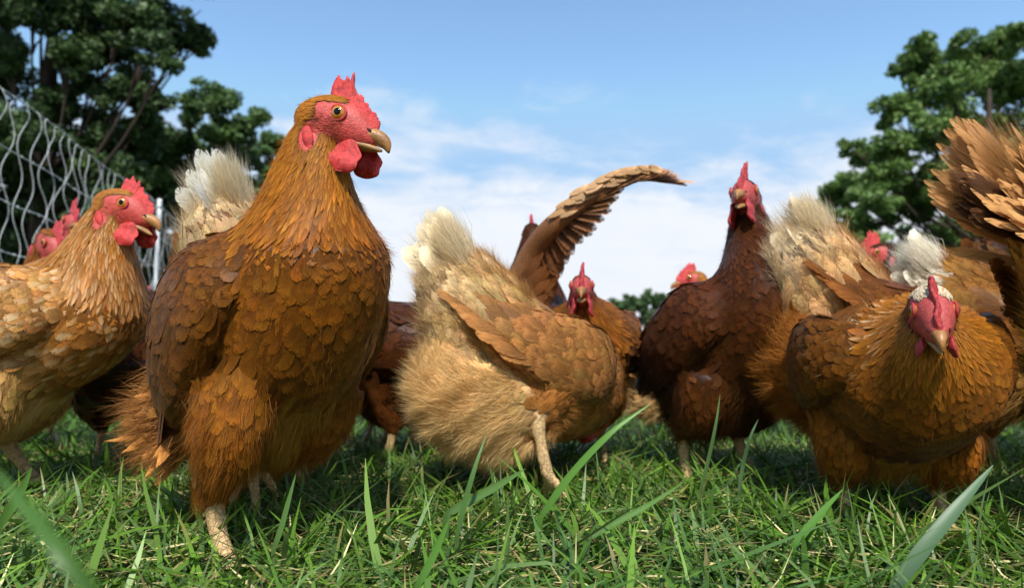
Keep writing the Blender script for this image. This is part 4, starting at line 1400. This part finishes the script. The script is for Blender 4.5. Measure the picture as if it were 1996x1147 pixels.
def rear_tuft(hen, spots, n, col):
    """loose fluffy feathers that stick out behind, below the wing"""
    inf = hen[1]
    root, loc, rng = hen[0], inf['loc'], np.random.default_rng(31)
    for i in range(n):
        (ax, ay, aY), (bx, by, bY) = spots[i % len(spots)]
        p = loc(at(ax + rng.normal() * 14, ay + rng.normal() * 16, aY + rng.normal() * .012))
        e = loc(at(bx + rng.normal() * 20, by + rng.normal() * 24, bY + rng.normal() * .02))
        d = e - p
        nm = loc(np.array((0, 0, 0)) + at(998, 573, .01)) - p
        dd, yy, zz = frame_to(d, nm + rng.normal(size=3) * .12)
        single('rear_feather', root, 'lance' if i % 3 else 'long', int(rng.integers(0, 3)), p, dd, yy, zz, np.linalg.norm(d) * rng.uniform(.8, 1.1), .005 + .006 * rng.random(), np.array(col) * np.exp(rng.normal() * .28), .9)
    P, E = [], []
    for i in range(4200):
        (ax, ay, aY), (bx, by, bY) = spots[i % len(spots)]
        p = np.array(loc(at(ax + rng.normal() * 22, ay + rng.normal() * 22, aY + rng.normal() * .014)))
        e = np.array(loc(at(bx + rng.normal() * 26, by + rng.normal() * 30, bY + rng.normal() * .02)))
        p = p + (e - p) * rng.uniform(0, .45)
        P.append(p); E.append(p + (e - p) * rng.uniform(.5, 1.1))
    strands('rear_fluff', root, P, E, np.array(col) * 1.15, rng)


rear_tuft(H['hero'], [((345, 790, .66), (238, 812, .675)), ((345, 830, .66), (255, 885, .67)), ((350, 730, .67), (280, 775, .68)), ((360, 850, .65), (290, 905, .65)), ((345, 800, .66), (250, 845, .67))], 70, (.33, .140, .034))
# ------------------------------------------------------------------ grass
def blades(n, xr, yr, lr, wr, lay, rng, cols, seg=4, curl=.9, density=None, dead=0.0):
    x = rng.uniform(*xr, n); y = rng.uniform(*yr, n)
    if density is not None:
        k = density(x, y) > rng.random(n)
        x, y = x[k], y[k]
        n = len(x)
    az = rng.uniform(0, 2 * math.pi, n)
    L = rng.uniform(lr[0], lr[1], n); W = rng.uniform(wr[0], wr[1], n)
    el0 = np.clip(rng.normal(lay[0], lay[1], n), .05, 1.5)
    bend = np.abs(rng.normal(curl, .4, n))
    P = [np.stack([x, y, np.full(n, -.004)], 1)]
    el = el0.copy()
    turn = az.copy()
    for i in range(seg):
        d = np.stack([np.cos(el) * np.cos(turn), np.cos(el) * np.sin(turn), np.sin(el)], 1)
        P.append(P[-1] + d * (L / seg)[:, None])
        el = el - bend / seg
        turn = turn + rng.normal(size=n) * .10
    P = np.stack(P, 1)
    P[:, :, 2] = np.maximum(P[:, :, 2], .001 + rng.random((n, 1)) * .012)
    side = np.stack([-np.sin(az), np.cos(az), rng.normal(size=n) * .35], 1)
    side = unit(side)
    t = np.linspace(0, 1, seg + 1)
    prof = np.interp(t, [0, .3, .7, 1], [.75, 1.0, .75, .06])
    off = side[:, None] * (W[:, None] * .5 * prof)[:, :, None]
    V = np.stack([P - off, P + off], 2).reshape(-1, 3)
    k = 2 * (seg + 1)
    b = (np.arange(n) * k)[:, None, None]
    i = np.arange(seg) * 2
    F = (np.stack([i, i + 1, i + 3, i + 2], 1)[None] + b).reshape(-1, 4)
    cols = np.array(cols)
    ci = rng.integers(0, len(cols), n)
    c = cols[ci] * np.array((1.24, 1.38, 1.1)) * np.exp(rng.normal(size=(n, 1)) * .22)
    C = np.repeat(c[:, None], k, 1)
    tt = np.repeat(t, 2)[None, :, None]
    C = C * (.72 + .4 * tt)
    yel = (rng.random(n) < dead)[:, None, None]
    C = np.where(yel & (tt > .7), C * .3 + np.array((.30, .22, .09)) * .7, C)
    C = np.concatenate([C, np.ones((n, k, 1))], 2).reshape(-1, 4)
    u = np.stack([np.repeat(np.repeat(t, 2)[None], n, 0), np.tile(np.array([0., 1.]), (n, seg + 1))], -1).reshape(-1, 2)
    return V, F, C, u


GREENS = [(.066, .132, .014), (.086, .160, .020), (.050, .102, .015), (.115, .190, .028), (.064, .118, .034), (.090, .140, .048)]
STRAWS = [(.44, .34, .17), (.32, .24, .11), (.52, .42, .25), (.24, .16, .07)]


def build_grass():
    rng = np.random.default_rng(21)
    sets = [blades(16000, (-.95, .95), (.33, 1.25), (.04, .10), (.0028, .0058), (.75, .35), rng, GREENS, 4, 1.0, dead=.08),
            blades(14000, (-.95, .95), (.33, 1.3), (.06, .18), (.0032, .0076), (.28, .18), rng, GREENS, 4, .4, dead=.08),
            blades(15000, (-.95, .95), (.34, 1.3), (.045, .10), (.0016, .0032), (.80, .32), rng, GREENS, 4, .9, dead=.1),
            blades(16000, (-2.4, 2.4), (1.2, 3.6), (.035, .085), (.004, .007), (.9, .35), rng, GREENS, 4, 1.0),
            blades(20000, (-12, 12), (3.4, 16), (.05, .10), (.010, .02), (1.0, .3), rng, GREENS, 2, .7)]
    vs, fs, cs, us, off = [], [], [], [], 0
    for V, F, C, U in sets:
        vs.append(V); fs.append(F + off); cs.append(C); us.append(U); off += len(V)
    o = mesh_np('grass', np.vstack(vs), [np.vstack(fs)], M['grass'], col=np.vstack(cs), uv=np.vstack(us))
    tag(o, 'short tangled green grass of the pasture', 'grass', kind='stuff')
    sets = [blades(6500, (-.95, .95), (.33, 1.3), (.015, .06), (.0010, .0030), (.25, .3), rng, STRAWS, 2, .2),
            blades(700, (-.95, .95), (.33, 1.3), (.02, .05), (.0014, .0030), (1.1, .3), rng, STRAWS, 2, .3)]
    vs, fs, cs, us, off = [], [], [], [], 0
    for V, F, C, U in sets:
        V = V + np.array([0, 0, .020])
        vs.append(V); fs.append(F + off); cs.append(C); us.append(U); off += len(V)
    o = mesh_np('dry_straw', np.vstack(vs), [np.vstack(fs)], M['straw'], col=np.vstack(cs), uv=np.vstack(us))
    tag(o, 'dry straw and clippings lying among the grass', 'straw', kind='stuff')


build_grass()


def long_blade(label, pts, width, rgb, name='grass_blade'):
    """one tall blade through points given as pixel and depth; folded along its midrib"""
    P = catmull([at(*q) for q in pts], 18)
    P[0, 2] = min(P[0, 2], 0.0)
    T = unit(np.gradient(P, axis=0))
    view = unit(P - np.array([0, 0, CAM_H]))
    side = unit(np.cross(T, view) + view * .25)
    nrm = np.cross(side, T)
    t = np.linspace(0, 1, 18)
    prof = np.interp(t, [0, .25, .6, .9, 1], [.7, 1, .85, .35, .05])[:, None] * width / 2
    V = np.stack([P - side * prof, P + nrm * prof * .35, P + side * prof], 1).reshape(-1, 3)
    u = np.stack([np.repeat(t[:, None], 3, 1), np.tile([0., .5, 1.], (18, 1))], -1).reshape(-1, 2)
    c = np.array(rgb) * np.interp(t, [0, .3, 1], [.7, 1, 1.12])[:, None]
    C = np.repeat(np.concatenate([c, np.ones((18, 1))], 1), 3, 0)
    o = mesh_np(name, V, grid_faces(18, 3, False), M['grass'], col=C, uv=u)
    tag(o, label, 'grass blade', 'tall grass blades')


long_blade('long bright green blade arching up to the right below the small facing hen', [(1040, 1030, .60), (1110, 930, .60), (1190, 845, .60), (1268, 788, .61)], 0.0066, (.10, .24, .03))
long_blade('slim upright pale green blade in front of the tall chestnut hen', [(1358, 985, .72), (1380, 900, .71), (1395, 830, .70), (1404, 768, .70)], 0.0039, (.11, .20, .06))
long_blade('slim curved blade just right of the leg of the tall chestnut hen', [(1440, 970, .72), (1448, 910, .72), (1462, 855, .71), (1478, 818, .71)], 0.0043, (.09, .17, .065))
long_blade('broad blue green blade leaning right below the crouching hen', [(1735, 1160, .46), (1800, 1070, .46), (1870, 985, .465), (1936, 908, .475)], 0.0098, (.10, .18, .085))
long_blade('upright pale blade beside the leg of the foremost hen', [(530, 1080, .52), (548, 1030, .52), (563, 975, .52), (577, 924, .52)], 0.0043, (.11, .21, .055))
long_blade('blurred dark blade very near the camera in the bottom left corner', [(200, 1180, .125), (120, 1080, .125), (50, 990, .13), (-20, 905, .135)], 0.0031, (.06, .15, .02))
long_blade('straight blade standing left of the foot of the middle hen', [(888, 1060, .56), (905, 985, .56), (925, 915, .56), (948, 848, .57)], 0.0047, (.09, .19, .045))
long_blade('short bright blade leaning right below the hen with the pale tail', [(1540, 1075, .56), (1575, 1030, .56), (1610, 990, .56), (1643, 955, .56)], 0.0062, (.10, .25, .03))
long_blade('flat blade leaning right beside the lifted foot of the middle hen', [(860, 1010, .58), (920, 975, .58), (975, 945, .58), (1024, 915, .58)], 0.0078, (.085, .18, .035))
long_blade('blade leaning right in the grass at the middle foreground', [(1130, 1060, .55), (1200, 1020, .55), (1265, 985, .55), (1330, 943, .55)], 0.0055, (.09, .20, .03))
long_blade('short cut blade standing in the grass at the bottom middle', [(810, 1150, .46), (835, 1105, .46), (858, 1055, .46), (875, 1015, .46)], 0.0055, (.10, .24, .035))
long_blade('bright blade leaning right at the left edge before the tawny hen', [(-10, 1040, .52), (25, 985, .52), (45, 950, .52), (62, 912, .52)], 0.0070, (.09, .20, .035))
